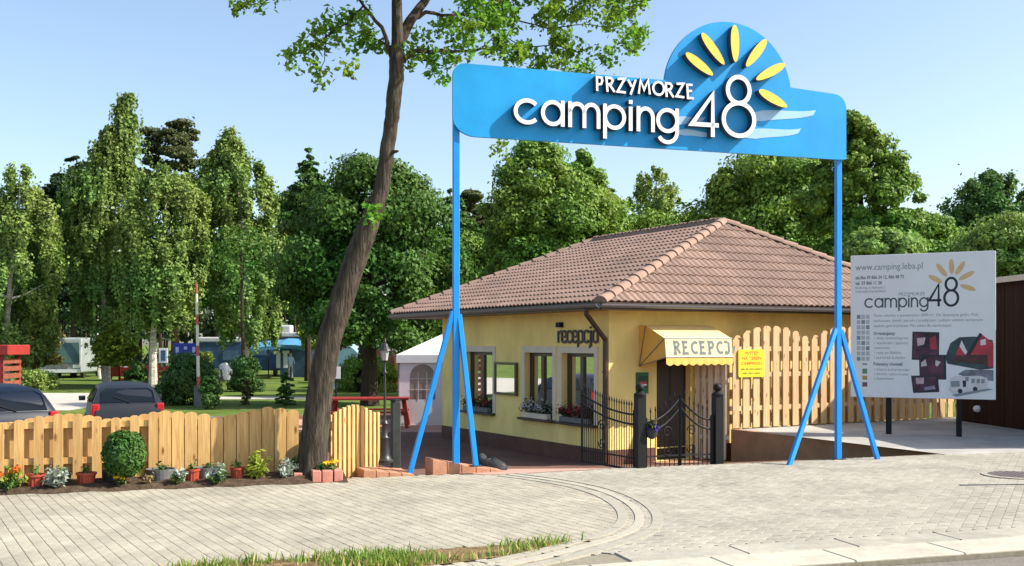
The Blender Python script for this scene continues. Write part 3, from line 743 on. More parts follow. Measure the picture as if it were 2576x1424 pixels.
for ch, u0, u1 in (('c', .735, 1.08), ('a', 1.105, 1.425), ('m', 1.479, 1.918), ('p', 1.961, 2.282), ('i', 2.322, 2.375), ('n', 2.436, 2.69), ('g', 2.714, 3.043)):
    ww = .052/X; g, adv = glyph(ch, ww); sx = (u1-u0)/adv if ch != 'i' else X
    raised(place(g, sx, X, u0, base), .052)
g, adv = glyph('4', .16); raised(place(g, (3.652-3.228)/1.05, X*.92, 3.222, 4.44), .058)
raised([(arc(3.94, 4.70, .232, .222, 0, 352, 44), True), (arc(3.935, 5.1, .165, .178, 0, 352, 40), True)], .06)
u = 1.862
for ch, wd in zip('PRZYMORZE', (.115, .135, .135, .125, .175, .16, .135, .135, .12)):
    jz = random.uniform(-.008, .008); g = caps_glyph(ch)
    kx = wd/.74 if ch != 'M' else wd/.95
    raised(place(g, kx, .185, u, 4.955+jz+(u-1.862)*-.013, random.uniform(-.05, .05)), .03); u += wd+.023
for (a, b), wd in ((((3.146, 5.544), (3.548, 5.275)), .12), (((3.381, 5.833), (3.717, 5.432)), .12), (((3.873, 5.985), (3.887, 5.478)), .125), (((4.359, 5.823), (4.049, 5.431)), .125), (((4.645, 5.508), (4.201, 5.263)), .125), (((4.244, 5.119), (4.679, 4.92)), .125)):
    cx, cz = (a[0]+b[0])/2, (a[1]+b[1])/2; L = math.hypot(b[0]-a[0], b[1]-a[1]); th = math.atan2(b[1]-a[1], b[0]-a[0])
    pts = []
    for k in range(24):
        an = 2*PI*k/24; x = L/2*math.cos(an); y = wd/2*math.sin(an)*(1-.12*math.cos(an)); pts.append((cx+x*math.cos(th)-y*math.sin(th), cz+x*math.sin(th)+y*math.cos(th)))
    mb = MB(); n = len(pts); P = lambda q, z: SP+SU*q[0]+UP*q[1]+SN*z
    mb.add([P(q, ZL1) for q in pts], [tuple(range(n))]); mb.cur = 1
    mb.add([P(q, ZL1) for q in pts]+[P(q, ZL0) for q in pts], [(i, n+i, n+(i+1) % n, (i+1) % n) for i in range(n)])
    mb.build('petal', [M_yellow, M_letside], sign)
# posts, braces, back frame
for uu, zb in ((.03, .10), (5.62, -.02)):
    MB().fbox(S(uu, 0), SU, SN, UP, (-.042, -.115, zb), (.042, -.047, 5.0)).build('post', M_post, sign, bevel=.006, seg=1)
fb = MB()
for zz in (4.45, 5.0): fb.bar(S(.08, zz, -.075), S(5.57, zz, -.075), .05, .04)
fb.build('back_rail', M_post, sign)
def brace(top, foot, wd=.062):
    MB().bar(top, foot, wd, wd, SN).build('brace', M_post, sign, bevel=.005, seg=1)
b0 = S(.03, 0, -.08); b1 = S(5.62, 0, -.08)
brace(b0+UP*2.06-SU*.04, Vector((-1.30, 13.38, -.02))); brace(b0+UP*2.02+SU*.04, Vector((-.456, 13.34, .10)))
brace(b1+UP*1.86-SU*.04, Vector((3.76, 14.36, -.02))); brace(b1+UP*1.84+SU*.04, Vector((5.22, 15.08, -.03)))
for p in (Vector((-.456, 13.34, .10)), Vector((5.62*.959-.72, 13.4+5.62*.283+.08, -.004))):
    MB().box((p.x, p.y, p.z+.006), (.16, .12, .012), .28).build('foot_plate', M_castgrey, sign)
# ------------------------------------------------------------------ reception wall signs
o = CN+NL*.03
rl = thing('wall_lettering', 'dark condensed raised word on the yellow wall between camera box and drain pipe', 'lettering', tuple(CN+BA*1.0+UP*1.7))
def rg(ch):
    w_ = .2; q = .22
    ring = [(.06, .3), (.06, .7)]+arc(.28, .72, .22, .26, 170, 10, 8)+[(.5, .7), (.5, .3)]+arc(.28, .28, .22, .26, -10, -170, 8)
    if ch == 'r': return [([(.06, 0), (.06, 1)], False), ([(.06, .7)]+arc(.3, .68, .22, .28, 160, 55, 6), False)], .42
    if ch == 'e': return [([(.08, .5), (.5, .5), (.5, .7)]+arc(.28, .72, .22, .26, 10, 170, 8)+[(.06, .3)]+arc(.28, .28, .22, .26, 190, 330, 8), False)], .62
    if ch == 'c': return [(arc(.28, .72, .22, .26, 20, 170, 8)+[(.06, .3)]+arc(.28, .28, .22, .26, 190, 340, 8), False)], .6
    if ch == 'p': return [(ring, True), ([(.06, -.38), (.06, 1)], False)], .66
    if ch == 'j': return [([(.16, 1), (.16, -.2)]+arc(.02, -.2, .14, .16, 0, -90, 5), False), ([(.16, 1.16), (.16, 1.32)], False)], .34
    if ch == 'a': return [(ring, True), ([(.5, 0), (.5, 1)], False)], .66
tt = 1.74; xs_ = .235
for ch in 'recepcja':
    g, adv = rg(ch); mb = MB(); g = [([(x*.36, y*.235) for x, y in pts], cl) for pts, cl in g]
    stroke_mesh(mb, g, .042, CN+BA*tt+UP*1.665+NL*.002, -BA, UP, NL, .004, .03); mb.build('letter', [mat('letter_brown', (.045, .022, .014), .5, .05), M_letside], rl); tt -= adv*.36*.88
# framed notice
nb = thing('notice_case', 'dark framed glass notice case on the yellow wall between two windows', 'notice case', tuple(CN+BA*3.8+UP*.9))
def case(parent, o, ex, nrm, x0, x1, z0, z1, mframe, f=.055):
    mb = MB(); y0, y1 = .004, .07
    for a, b, c, d in ((x0, x0+f, z0, z1), (x1-f, x1, z0, z1), (x0+f, x1-f, z0, z0+f), (x0+f, x1-f, z1-f, z1)): mb.fbox(o, ex, nrm, UP, (a, y0, c), (b, y1, d))
    mb.build('frame', mframe, parent)
    pm = MB(); pm.fbox(o, ex, nrm, UP, (x0+f, .003, z0+f), (x1-f, .02, z1-f)); pm.build('backing', mat('notice_paper', (.5, .5, .42), .8, .25, 2.2, col2=(.30, .31, .25)), parent)
    MB().add([o+ex*x+nrm*.05+UP*z for x, z in ((x0+f, z0+f), (x1-f, z0+f), (x1-f, z1-f), (x0+f, z1-f))], [(0, 1, 2, 3)]).build('pane', M_glass, parent)
case(nb, CN, BA, NL, 3.33, 4.28, .53, 1.24, mat('case_olive_frame', (.10, .085, .02), .5, .1))
gp_ = thing('wall_poster', 'small green poster with a red and white stripe beside the black door', 'poster', tuple(CN+BB*.78+UP*.9))
q0 = CN+NR*.004
MB().fbox(q0, BB, NR, UP, (.62, .001, .70), (.90, .03, 1.10)).build('board', mat('poster_green', (.015, .14, .045), .5, .08), gp_)
MB().fbox(q0, BB, NR, UP, (.645, .031, .80), (.875, .034, 1.03)).build('print', mat('poster_dark', (.02, .05, .03), .5, .1), gp_)
MB().fbox(q0, BB, NR, UP, (.67, .035, .88), (.85, .038, .93)).build('print', mat('poster_red', (.45, .03, .04), .5, .1), gp_)
MB().fbox(q0, BB, NR, UP, (.67, .035, .85), (.85, .038, .878)).build('print', M_white, gp_)
# awning
aw = thing('awning', 'yellow canvas awning with grey lettering over the black door', 'awning', tuple(CN+BB*1.45+UP*1.9))
a0, a1 = .70, 2.30
AP = [(0, 2.0), (.22, 1.985), (.78, 1.745), (.82, 1.40)]      # side profile: distance from wall, height
def AWp(x, k, z): return CN+BB*x+NR*k+UP*z
mb = MB(); mb.add([AWp(x, k, z) for x in (a0, a1) for k, z in AP[:3]], [(0, 3, 4, 1), (1, 4, 5, 2)]); mb.build('canopy', M_awnpale, aw)
mb = MB(); mb.add([AWp(a0, *AP[2]), AWp(a1, *AP[2]), AWp(a1, *AP[3]), AWp(a0, *AP[3])], [(0, 1, 2, 3)]); mb.build('front_panel', M_awnfront, aw)
for x in (a0, a1):
    mb = MB(); mb.add([AWp(x, 0, 1.19)]+[AWp(x, k, z) for k, z in AP], [(0, 1, 2, 3, 4)]); mb.build('side_panel', M_awn, aw)
    fm = MB()
    for k, z in AP[1:]: fm.tube([AWp(x+(.012 if x == a0 else -.012)*-1, 0.02, 1.22), AWp(x-(.012 if x == a0 else -.012), k-.01, z-.01)], .008, 6)
    fm.build('frame_rod', M_gutter, aw)
n_ = 60; vs = []
for i in range(n_+1):
    x = a0+(a1-a0)*i/n_; vs += [AWp(x, .822, 1.40), AWp(x, .824+.004*math.sin(i*.9), 1.275-.035*abs(math.sin(PI*i*9/n_)))]
mb = MB(); mb.add(vs, [(2*i, 2*i+2, 2*i+3, 2*i+1) for i in range(n_)]); mb.build('valance', M_awn, aw)
mb = MB(); mb.tube([AWp(a0-.01, .828, 1.40), AWp(a1+.01, .828, 1.40)], .008, 6); mb.tube([AWp(a0-.01, .785, 1.748), AWp(a1+.01, .785, 1.748)], .007, 6); mb.build('piping', M_gutter, aw)
ex_ = BB; ey_ = (AWp(0, *AP[2])-AWp(0, *AP[3])).normalized(); ez_ = ex_.cross(ey_); 
if ez_.dot(NR) < 0: ez_ = -ez_
x = a0+.20; M_awtxt = mat('awning_grey_print', (.15, .17, .165), .8, .05)
for ch in 'RECEPCJA':
    wd = .155 if ch != 'J' else .13
    g = place(caps_glyph(ch), wd*1.35, .215, 0, 0)
    if ch in 'REPJ': g.append(([(-.02, .0), (.06, .0)], False)); g.append(([(-.02, .215), (.06, .215)], False))
    if ch == 'A': wd = .06; g = [([(.0, 0), (.05, .14)], False)]
    mb = MB(); stroke_mesh(mb, g, .05, AWp(x, AP[3][0], AP[3][1])+ey_*.065, ex_, ey_, ez_, .0006, .0022, False); mb.build('letter', M_awtxt, aw); x += wd+.05
# ------------------------------------------------------------------ wooden fences
def board_mesh(x0, x1, y0, y1, z0, z1, o, ex, en, style, m, name, parent, rnd=.5):
    wd = x1-x0; P = [(x0, z0), (x1, z0)]
    if style == 'round':
        rr = wd/2; P += [(x1, z1-rr*rnd)]+[(x0+rr+rr*math.cos(a), z1-rr*rnd+rr*rnd*math.sin(a)) for a in [PI*k/6 for k in range(1, 6)]]+[(x0, z1-rr*rnd)]
    else: P += [(x1, z1-wd*.25), (x1-wd*.25, z1), (x0+wd*.25, z1), (x0, z1-wd*.25)]
    mb = MB(); mb.prism(P, o, ex, UP, en, y0, y1); return mb.build(name, m, parent)
# left fence: along the road, waved top
FT = 6.02; FE = RN*-1
fl = thing('wooden_fence', 'pale pine board fence with a waved top behind the flower bed', 'fence', tuple(R(-6, FT)))
tops = [(-320, 1052), (-250, 1068), (-120, 1050), (-40, 1062), (0, 1063), (71, 1052), (155, 1038), (212, 1042), (276, 1053), (353, 1042), (417, 1031), (488, 1036), (551, 1049), (618, 1035), (682, 1021), (756, 1035)]
def ltop(p):
    px = CX+F*p.x/p.y
    xs = [a for a, b in tops]; ys = [b for a, b in tops]
    # heights along the fence were measured panel by panel
    y = np.interp(px, xs, ys); return EYE+(HY-y)/F*p.y
s_end = toR(at(752, 1100, 13.15))[0]; s = s_end; k = 0; zb0 = .05
sL = -9.5
rails = MB()
for zr in (.24, .66): MB().fbox(R(0, FT), RU, FE, UP, (sL, -.045, zr), (s_end, .018, zr+.075)).build('rail', M_wood, fl)
while s > sL:
    dense = s > s_end-1.55
    wd = .145 if dense else .108
    zt = ltop(R(s-wd/2, FT)); jz = random.uniform(-.006, .006); tl = random.uniform(-.003, .003)
    board_mesh(s-wd, s-.004, .02+tl, .042+tl, zb0+random.uniform(-.02, .02), zt+jz, R(0, FT), RU, FE, 'round', M_wood, 'board', fl)
    if not dense: board_mesh(s-wd-.115, s-wd+.016, -.068, -.046, zb0, ltop(R(s-wd-.05, FT))-.012+jz, R(0, FT), RU, FE, 'round', M_wood, 'board', fl)
    else: board_mesh(s-wd-.05, s-wd+.05, -.042, -.02, zb0, zt-.03, R(0, FT), RU, FE, 'round', M_wood, 'board', fl)
    s -= wd+.006 if dense else .21
    k += 1
for sp in np.arange(sL, s_end, 1.5): MB().fbox(R(sp, FT), RU, FE, UP, (-.04, -.15, -.5), (.04, -.069, .68)).build('post', M_wood, fl)
# short return of the fence at the entrance
fs_ = thing('wooden_fence', 'short run of narrow pine palings between the tree trunk and the lamp post', 'fence', tuple(at(880, 1150, 13.0)))
pA, pB = Vector((at(832, 0, 12.95).x, 12.95, 0)), Vector((at(952, 0, 14.15).x, 14.15, 0)); d_ = (pB-pA).normalized(); nn_ = Vector((d_.y, -d_.x, 0)); L_ = (pB-pA).length
for zr in (.2, .62): MB().fbox(pA, d_, nn_, UP, (0, -.02, zr), (L_, .018, zr+.07)).build('rail', M_wood, fs_)
nb_ = 11
for k in range(nb_):
    x0 = L_*(k+.08)/nb_; f = k/(nb_-1); zt = .80+.10*math.sin(PI*min(1, f*1.15))-.06*f
    board_mesh(x0, x0+.062, .02, .045, -.04-.10*f, zt, pA, d_, nn_, 'round', M_wood, 'board', fs_)
    if k < nb_-1: board_mesh(x0+.066, x0+.112, -.062, -.040, -.04-.1*f, zt-.03, pA, d_, nn_, 'round', M_wood, 'board', fs_)
# right fence in front of the short wall
fr_ = thing('wooden_fence', 'tall pale board fence with arched tops in front of the reception', 'fence', tuple(W1))
FD = (Vector((9.85, 23.6, 0))-W1).normalized(); FNR = Vector((FD.y, -FD.x, 0)); FL = 7.1
for zr in (.35, 1.0, 1.5): MB().fbox(W1, FD, FNR, UP, (0, -.052, zr), (FL, .02, zr+.09)).build('rail', M_woodR, fr_)
x = .02; k = 0
while x < FL-.15:
    f = ((x+.1-.05) % 2.06)/2.06; zt = 1.70+.30*math.sin(PI*min(max(f, 0), 1))**.8
    board_mesh(x, x+.158, .021, .043, .02, zt+random.uniform(-.008, .008), W1, FD, FNR, 'ear', M_woodR, 'board', fr_)
    f2 = ((x+.23-.05) % 2.06)/2.06; zt2 = 1.70+.30*math.sin(PI*min(max(f2, 0), 1))**.8
    board_mesh(x+.130, x+.288, -.075, -.053, .02, zt2-.01, W1, FD, FNR, 'ear', M_woodR, 'board', fr_)
    x += .262; k += 1
for xp in np.arange(0, FL, 2.06): MB().fbox(W1, FD, FNR, UP, (xp-.04, -.16, -.1), (xp+.04, -.076, 1.7)).build('post', M_woodR, fr_)
# return between the door and the tall fence
pA = CN+BB*2.02+NR*.05; pA.z = 0; pB = W1+Vector((-.04, -.02, 0)); d_ = (pB-pA).normalized(); nn_ = Vector((d_.y, -d_.x, 0)); L_ = (pB-pA).length
ft_ = thing('wooden_fence', 'short pale board fence in the shade between the black door and the tall fence', 'fence', tuple(pA+UP*-.6))
for zr in (-.2, .9): MB().fbox(pA, d_, nn_, UP, (0, -.02, zr), (L_, .018, zr+.08)).build('rail', M_woodP, ft_)
x = .02; k = 0
while x < L_-.06:
    board_mesh(x, x+.085, .021, .043, -.58, 1.5, pA, d_, nn_, 'ear', M_woodP, 'board', ft_)
    if x < L_-.17: board_mesh(x+.065, x+.155, -.043, -.021, -.58, 1.48, pA, d_, nn_, 'ear', M_woodP, 'board', ft_)
    x += .135
# yellow warning sign on the tall fence
ys = thing('warning_sign', 'yellow rectangular warning sign with red text on the tall board fence', 'sign', tuple(W1+FD*.6+UP*1.2))
yo = W1; u0 = .13; u1 = .80; z0, z1 = 1.00, 1.53
def rrect(x0, x1, z0, z1, r): return arc(x1-r, z1-r, r, r, 0, 90, 4)+arc(x0+r, z1-r, r, r, 90, 180, 4)+arc(x0+r, z0+r, r, r, 180, 270, 4)+arc(x1-r, z0+r, r, r, 270, 360, 4)
MB().prism(rrect(u0, u1, z0, z1, .035), yo, FD, UP, FNR, .048, .075).build('plate', mat('warning_yellow', (.74, .62, .035), .45, .04), ys)
M_sr = mat('warning_red', (.55, .12, .02), .5, .05); M_so = mat('warning_dark', (.16, .15, .02), .5, .05)
cxs = (u0+u1)/2
for body, zz, sz, m_ in (('WSTĘP', 1.435, .085, M_sr), ('NA TEREN', 1.335, .085, M_sr), ('CAMPINGU', 1.235, .085, M_sr), ('tylko dla gości campingu', 1.14, .05, M_so), ('osób z kartą pobytu', 1.06, .05, M_so)):
    tx = text(body, sz, yo+FD*cxs+UP*zz, FD, UP, FNR, .0762, m_, ys, 'lettering', 'CENTER', {1.14: .56, 1.06: .46, 1.435: .36, 1.335: .5, 1.235: .54}[zz], bold=.002)
# ------------------------------------------------------------------ information board
IB0 = Vector((at(2140, 0, 19.55).x, 19.55, 0)); IB1 = Vector((at(2505, 0, 18.45).x, 18.45, 0)); IU = (IB1-IB0).normalized(); IN = Vector((IU.y, -IU.x, 0)); IW = (IB1-IB0).length
IZ0, IZ1 = .665, 3.27; IH = IZ1-IZ0
ib = thing('information_board', 'large white information board on two dark posts printed with a tan sun emblem and photos', 'information board', tuple((IB0+IB1)/2))
MB().fbox(IB0, IU, IN, UP, (0, -.03, IZ0), (IW, 0, IZ1)).build('panel', M_board, ib, bevel=.004, seg=1)
for f in (.27, .755): MB().fbox(IB0, IU, IN, UP, (IW*f-.045, -.13, -.1), (IW*f+.045, -.032, IZ1-.2)).build('post', M_iron, ib)
def IP(x, y): return IB0+IU*(x*IW)+UP*(IZ1-y*IH)
def itext(body, x, y, h, wid, m, bold=0.): return text(body, h, IP(x, y), IU, UP, IN, .0015, m, ib, 'lettering', 'LEFT', wid*IW, bold)
itext('www.camping.leba.pl', .035, .105, .165, .475, M_ink2)
itext('tel./fax 59 866 24 12, 866 48 73', .035, .168, .085, .345, M_ink2, .003); itext('tel. 59 866 11 28', .035, .207, .085, .19, M_ink2, .003)
itext('84-360 Łeba, ul. Nadmorska 7', .035, .237, .062, .215, M_ink2); itext('camping@camping.leba.pl', .035, .262, .062, .215, M_ink2)
itext('PRZYMORZE', .345, .29, .085, .18, M_ink2)
def istroke(strokes, w, m, name='lettering'):
    mb = MB(); stroke_mesh(mb, strokes, w, IB0, IU, UP, IN, .0008, .0014, False); mb.build(name, m, ib)
ih = .055*IH*1.25; bx = .10*IW; bz = IZ1-.372*IH
for ch, x0, x1 in (('c', .10, .165), ('a', .172, .235), ('m', .245, .332), ('p', .342, .402), ('i', .41, .42), ('n', .43, .478), ('g', .487, .55)):
    g, adv = glyph(ch, .13); istroke(place(g, (x1-x0)*IW/adv if ch != 'i' else ih, ih, x0*IW, bz), ih*.15, M_ink)
g, adv = glyph('4', .14); istroke(place(g, .088*IW/1.05, ih*1.18, .553*IW, bz+.01), .042, M_navy)
istroke([(arc(.705*IW, IZ1-.312*IH, .046*IW, .052*IH, 0, 350, 36), True), (arc(.705*IW, IZ1-.218*IH, .037*IW, .043*IH, 0, 350, 30), True)], .042, M_navy)
for (xa, ya, xb, yb) in ((.55, .155, .645, .205), (.605, .075, .675, .165), (.705, .045, .71, .15), (.795, .065, .735, .155), (.86, .135, .755, .19), (.765, .225, .87, .262)):
    a, b = (xa*IW, IZ1-ya*IH), (xb*IW, IZ1-yb*IH); cx, cz = (a[0]+b[0])/2, (a[1]+b[1])/2; L = math.hypot(b[0]-a[0], b[1]-a[1]); th = math.atan2(b[1]-a[1], b[0]-a[0])
    MB().prism([(cx+L/2*math.cos(t_)*math.cos(th)-.045*math.sin(t_)*math.sin(th), cz+L/2*math.cos(t_)*math.sin(th)+.045*math.sin(t_)*math.cos(th)) for t_ in [2*PI*k/16 for k in range(16)]], IB0, IU, UP, IN, .0005, .0014).build('petal', M_tan, ib)
for k, (b_, x_, w_) in enumerate((('Teren obiektu o powierzchni 3000 m². Do dyspozycji gości. Pole', .165, .72), ('namiotowe, domki, parcele z przyłączem i pełnym węzłem sanitarnym', .165, .75), ('zaplecze gastronomiczne. Plac zabaw dla najmłodszych', .165, .54))):
    itext(b_, x_, .435+.036*k, .072, w_, M_ink2)
itext('Organizujemy:', .165, .562, .08, .155, M_ink2, .003)
for k, (b_, w_) in enumerate((('• zloty caravaningowe', .24), ('• wycieczki i spacery', .24), ('   rowerowe', .11), ('• rejsy po Bałtyku', .19), ('   i jeziorze Łebsko', .22))): itext(b_, .17, .593+.034*k, .07, w_, M_ink2)
itext('Polecamy również:', .165, .776, .08, .21, M_ink2, .003)
for k, (b_, w_) in enumerate((('• miejsca pod przyczepy', .25), ('   i domki całoroczne', .24), ('   z łazienkami', .14))): itext(b_, .17, .812+.032*k, .07, w_, M_ink2)
M_ic = mat('ink_icon', (.22, .26, .29), .6, .05); M_icb = mat('ink_icon_pale', (.42, .46, .48), .6, .05)
for r_ in range(9):
    for c_ in range(3):
        x0 = .045+.033*c_; y0 = .42+.037*r_
        MB().fbox(IB0, IU, IN, UP, (x0*IW, .0004, IZ1-(y0+.028)*IH), ((x0+.026)*IW, .0012, IZ1-y0*IH)).build('pictogram', M_ic if (r_*3+c_*5) % 4 == 0 else M_icb, ib)
for y0, m_, hh in ((.762, M_ic, .012), (.80, mat('ink_green', (.12, .25, .16), .6, .1), .035), (.85, mat('ink_ochre', (.4, .25, .08), .6, .1), .028), (.895, mat('ink_maroon', (.16, .08, .10), .6, .1), .032)):
    MB().fbox(IB0, IU, IN, UP, (.085*IW, .0004, IZ1-(y0+hh)*IH), (.12*IW, .0012, IZ1-y0*IH)).build('pictogram', m_, ib)
# printed photographs (flat print in layers)
LAY = [0]
def iprint(pts, m, name='photo_print', dz=None):
    LAY[0] += 1; z = .0012+LAY[0]*.00025
    MB().poly([(x*IW, IZ1-y*IH) for x, y in pts], IB0, IU, UP, IN, z).build(name, m, ib)
def nightmat(nm, seed):
    return mat(nm, (.010, .006, .014), .5, .3, 4.+seed, col2=(.11, .03, .065), detail=4)
iprint([(.44, .54), (.625, .545), (.622, .74), (.435, .735)], M_navy); iprint([(.448, .552), (.615, .556), (.612, .728), (.443, .725)], nightmat('print_night', 0)); 
iprint([(.56, .585), (.60, .565), (.61, .66), (.565, .665)], mat('print_red', (.36, .03, .06), .5, .3, 4)); iprint([(.47, .585), (.53, .58), (.52, .63), (.475, .64)], mat('print_pink', (.46, .33, .36), .5, .3, 5))
iprint([(.485, .70), (.67, .70), (.672, .87), (.49, .87)], M_navy); iprint([(.492, .71), (.655, .71), (.655, .862), (.496, .862)], nightmat('print_night_b', .7))
iprint([(.50, .755), (.53, .73), (.54, .775), (.50, .782)], mat('print_pale', (.55, .5, .52), .5, .2, 5)); iprint([(.60, .735), (.635, .75), (.61, .78), (.597, .77)], mat('print_pale', (0, 0, 0)))
iprint([(.43, .845), (.615, .84), (.625, .955), (.445, .965)], M_navy); iprint([(.44, .852), (.60, .85), (.61, .945), (.452, .953)], nightmat('print_night_c', 1.3)); iprint([(.462, .86), (.52, .858), (.518, .90), (.468, .903)], mat('print_pink', (0, 0, 0))); iprint([(.52, .925), (.59, .91), (.6, .935), (.525, .945)], mat('print_mauve', (.28, .24, .34), .5, .3, 8))
# cottages
iprint([(.665, .72), (.70, .62), (.76, .58), (.86, .575), (.98, .60), (.985, .79), (.90, .80), (.68, .76)], mat('print_trees', (.03, .075, .075), .5, .5, 6, col2=(.02, .03, .05)))
iprint([(.74, .70), (.775, .60), (.82, .695)], mat('print_white', (.62, .6, .62), .5, .08)); iprint([(.73, .705), (.76, .64), (.80, .70)], mat('print_roof', (.42, .03, .05), .5, .2, 5))
iprint([(.80, .70), (.90, .555), (.985, .62), (.985, .695)], mat('print_roof', (0, 0, 0))); iprint([(.80, .705), (.895, .55), (.912, .56), (.83, .705)], M_navy); iprint([(.90, .60), (.935, .59), (.935, .63), (.90, .635)], mat('print_white', (0, 0, 0)))
iprint([(.72, .705), (.985, .697), (.985, .77), (.73, .745)], mat('print_shade', (.06, .02, .02), .5, .4, 6)); iprint([(.945, .70), (.985, .70), (.985, .78), (.95, .78)], mat('print_roof', (0, 0, 0)))
# motor caravan print
iprint([(.75, .83), (.80, .80), (.985, .80), (.985, .875), (.80, .85)], mat('print_grey', (.16, .17, .21), .5, .35, 7))
iprint([(.70, .86), (.73, .845), (.90, .84), (.945, .855), (.95, .90), (.94, .925), (.72, .965), (.69, .94)], mat('print_white', (0, 0, 0)))
iprint([(.70, .88), (.76, .875), (.765, .915), (.705, .92)], M_ic); iprint([(.78, .875), (.805, .872), (.805, .915), (.785, .92)], M_navy)
for x0, y0 in ((.84, .862), (.875, .862), (.905, .862), (.80, .85)): iprint([(x0, y0), (x0+.022, y0-.002), (x0+.022, y0+.028), (x0, y0+.03)], M_ic)
for x0, y0 in ((.765, .945), (.865, .93)): iprint([(x0+.016*math.cos(a), y0+.016*math.sin(a)) for a in [2*PI*k/10 for k in range(10)]], M_navy)
iprint([(.71, .97), (.95, .925), (.985, .93), (.74, .985)], M_ic)
# ------------------------------------------------------------------ wrought iron gates
def spear(mb, p, h): mb.lathe(p, [(.010, 0), (.016, .02), (.004, h)], 6)
def leaf_gate(label, a, b, z0, zlo, zhi, n, hinge_low=True, name='iron_gate', ornament=True, extra=.12):
    a, b = Vector(a), Vector(b); L = (b-a).length; d = (b-a).normalized(); d.z = 0; d.normalize(); sl = (b.z-a.z)/L
    g = thing(name, label, 'gate', tuple(a)); P = lambda f, z: Vector((a.x+(b.x-a.x)*f, a.y+(b.y-a.y)*f, a.z+(b.z-a.z)*f+z))
    cur = lambda f: zlo+(zhi-zlo)*(f**2.0)
    for off_, nm in ((0, 'rail'), (-.13, 'rail')):
        mb = MB(); mb.tube([P(k/16, cur(k/16)+off_) for k in range(17)], .014, 6); mb.build(nm, M_iron, g, smooth=True)
    MB().bar(P(0, z0), P(1, z0), .022, .03).build('rail', M_iron, g); MB().bar(P(0, z0+.16), P(1, z0+.16), .016, .02).build('rail', M_iron, g)
    MB().bar(P(0, z0-.02), P(0, zlo+.06), .035, .035).build('stile', M_iron, g); MB().bar(P(1, z0-.02), P(1, zhi+.06), .03, .03).build('stile', M_iron, g)
    for k in range(1, n):
        f = k/n; mb = MB(); mb.bar(P(f, z0), P(f, cur(f)+extra), .011, .011); mb.lathe(P(f, cur(f)+extra-.005), [(.007, 0), (.013, .02), (.001, .075)], 6); mb.build('bar', M_iron, g)
    if ornament:
        for f0, sg in ((.62, 1), (.62, -1)):
            mb = MB(); pts = []
            for k in range(26):
                an = k*.33; r = .085*(1-k/30); zz = (z0+zlo)/2+.05+sg*.12
                pts.append(P(min(max(f0+math.cos(an)*r/L, .02), .98), zz+sg*math.sin(an)*r)+Vector((-d.y, d.x, 0))*-.014)
            mb.tube(pts, .008, 5); mb.build('scroll', M_iron, g)
    return g
gp0 = Vector((at(1610, 0, 14.05).x, 14.05, -.10)); gp1 = Vector((at(1805, 0, 14.75).x, 14.75, -.13)); gfree = Vector((at(1464, 0, 15.25).x, 15.25, -.10))
for p, lab in ((gp0, 'thick black iron gate post with a ball top in front of the green poster'), (gp1, 'black iron gate post with a ball top at the end of the brown retaining wall')):
    g = thing('gate_post', lab, 'gate post', tuple(p)); h = 1.04
    MB().box((0, 0, h/2), (.13, .13, h+.06), .3).build('shaft', M_iron, g, world=False, bevel=.008, seg=1)
    MB().lathe((0, 0, h), [(.085, .02), (.085, .04), (.05, .06), (.03, .075), (.055, .10), (.062, .13), (.05, .16), (.015, .185)], 14).build('ball_finial', M_iron, g, world=False, smooth=True)
leaf_gate('wide open iron gate leaf with curved rails in front of the windows', gp0+Vector((-.07, .05, 0)), gfree, .06, .80, 1.02, 22)
mid = (gp0+gp1)/2+Vector((0, 0, .0)); mid.z = -.11
leaf_gate('left leaf of the small iron gate before the black door', gp0+Vector((.08, .03, 0)), mid+Vector((-.01, 0, 0)), .08, .70, 1.0, 7)
leaf_gate('right leaf of the small iron gate before the board fence', gp1+Vector((-.09, -.03, 0)), mid+Vector((.01, 0, 0)), .08, .72, 1.02, 7)
# pink landing in front of the gate
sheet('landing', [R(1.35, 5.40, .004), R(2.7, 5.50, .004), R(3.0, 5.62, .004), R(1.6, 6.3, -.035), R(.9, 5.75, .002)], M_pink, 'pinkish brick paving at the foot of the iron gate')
# ------------------------------------------------------------------ lamp, dark post, bag
lp_ = at(968, 1180, 14.15); lz = .06
lamp = thing('lamp_post', 'small cast iron garden lamp post with a lantern beside the pine palings', 'lamp post', (lp_.x, lp_.y, lz))
MB().lathe((0, 0, 0), [(.115, 0), (.115, .03), (.085, .06), (.07, .10), (.065, .14), (.05, .30), (.062, .33), (.04, .36), (.036, .50), (.05, .52), (.03, .56)], 14).build('base', M_castgrey, lamp, world=False, smooth=True)
MB().lathe((0, 0, .56), [(.02, 0), (.015, .62), (.028, .63), (.028, .65), (.014, .67), (.014, .77)], 10).build('shaft', M_castgrey, lamp, world=False, smooth=True)
MB().lathe((0, 0, 1.33), [(.015, 0), (.035, .02), (.04, .03)], 6).build('lantern_seat', M_castgrey, lamp, world=False)
MB().lathe((0, 0, 1.363), [(.038, 0), (.06, .13)], 6).build('lantern_glass', mat('lantern_glass', (.35, .36, .36), .15, .1, 9), lamp, world=False)
MB().lathe((0, 0, 1.495), [(.085, 0), (.08, .012), (.05, .05), (.04, .085), (.015, .105), (.02, .12), (.006, .17)], 12).build('lantern_roof', M_castgrey, lamp, world=False)
bp_ = at(995, 1175, 14.6)
g = thing('bollard', 'dark square wooden post standing beside the lamp post', 'post', (bp_.x, bp_.y, -.1))
MB().box((0, 0, .42), (.12, .12, 1.06), .3).build('shaft', mat('post_dark_wood', (.03, .035, .03), .7, .3, 8), g, world=False, bevel=.01, seg=1)
MB().lathe((0, 0, .95), [(.075, 0), (.075, .02), (.0, .05)], 4).build('cap', M_iron, g, world=False)
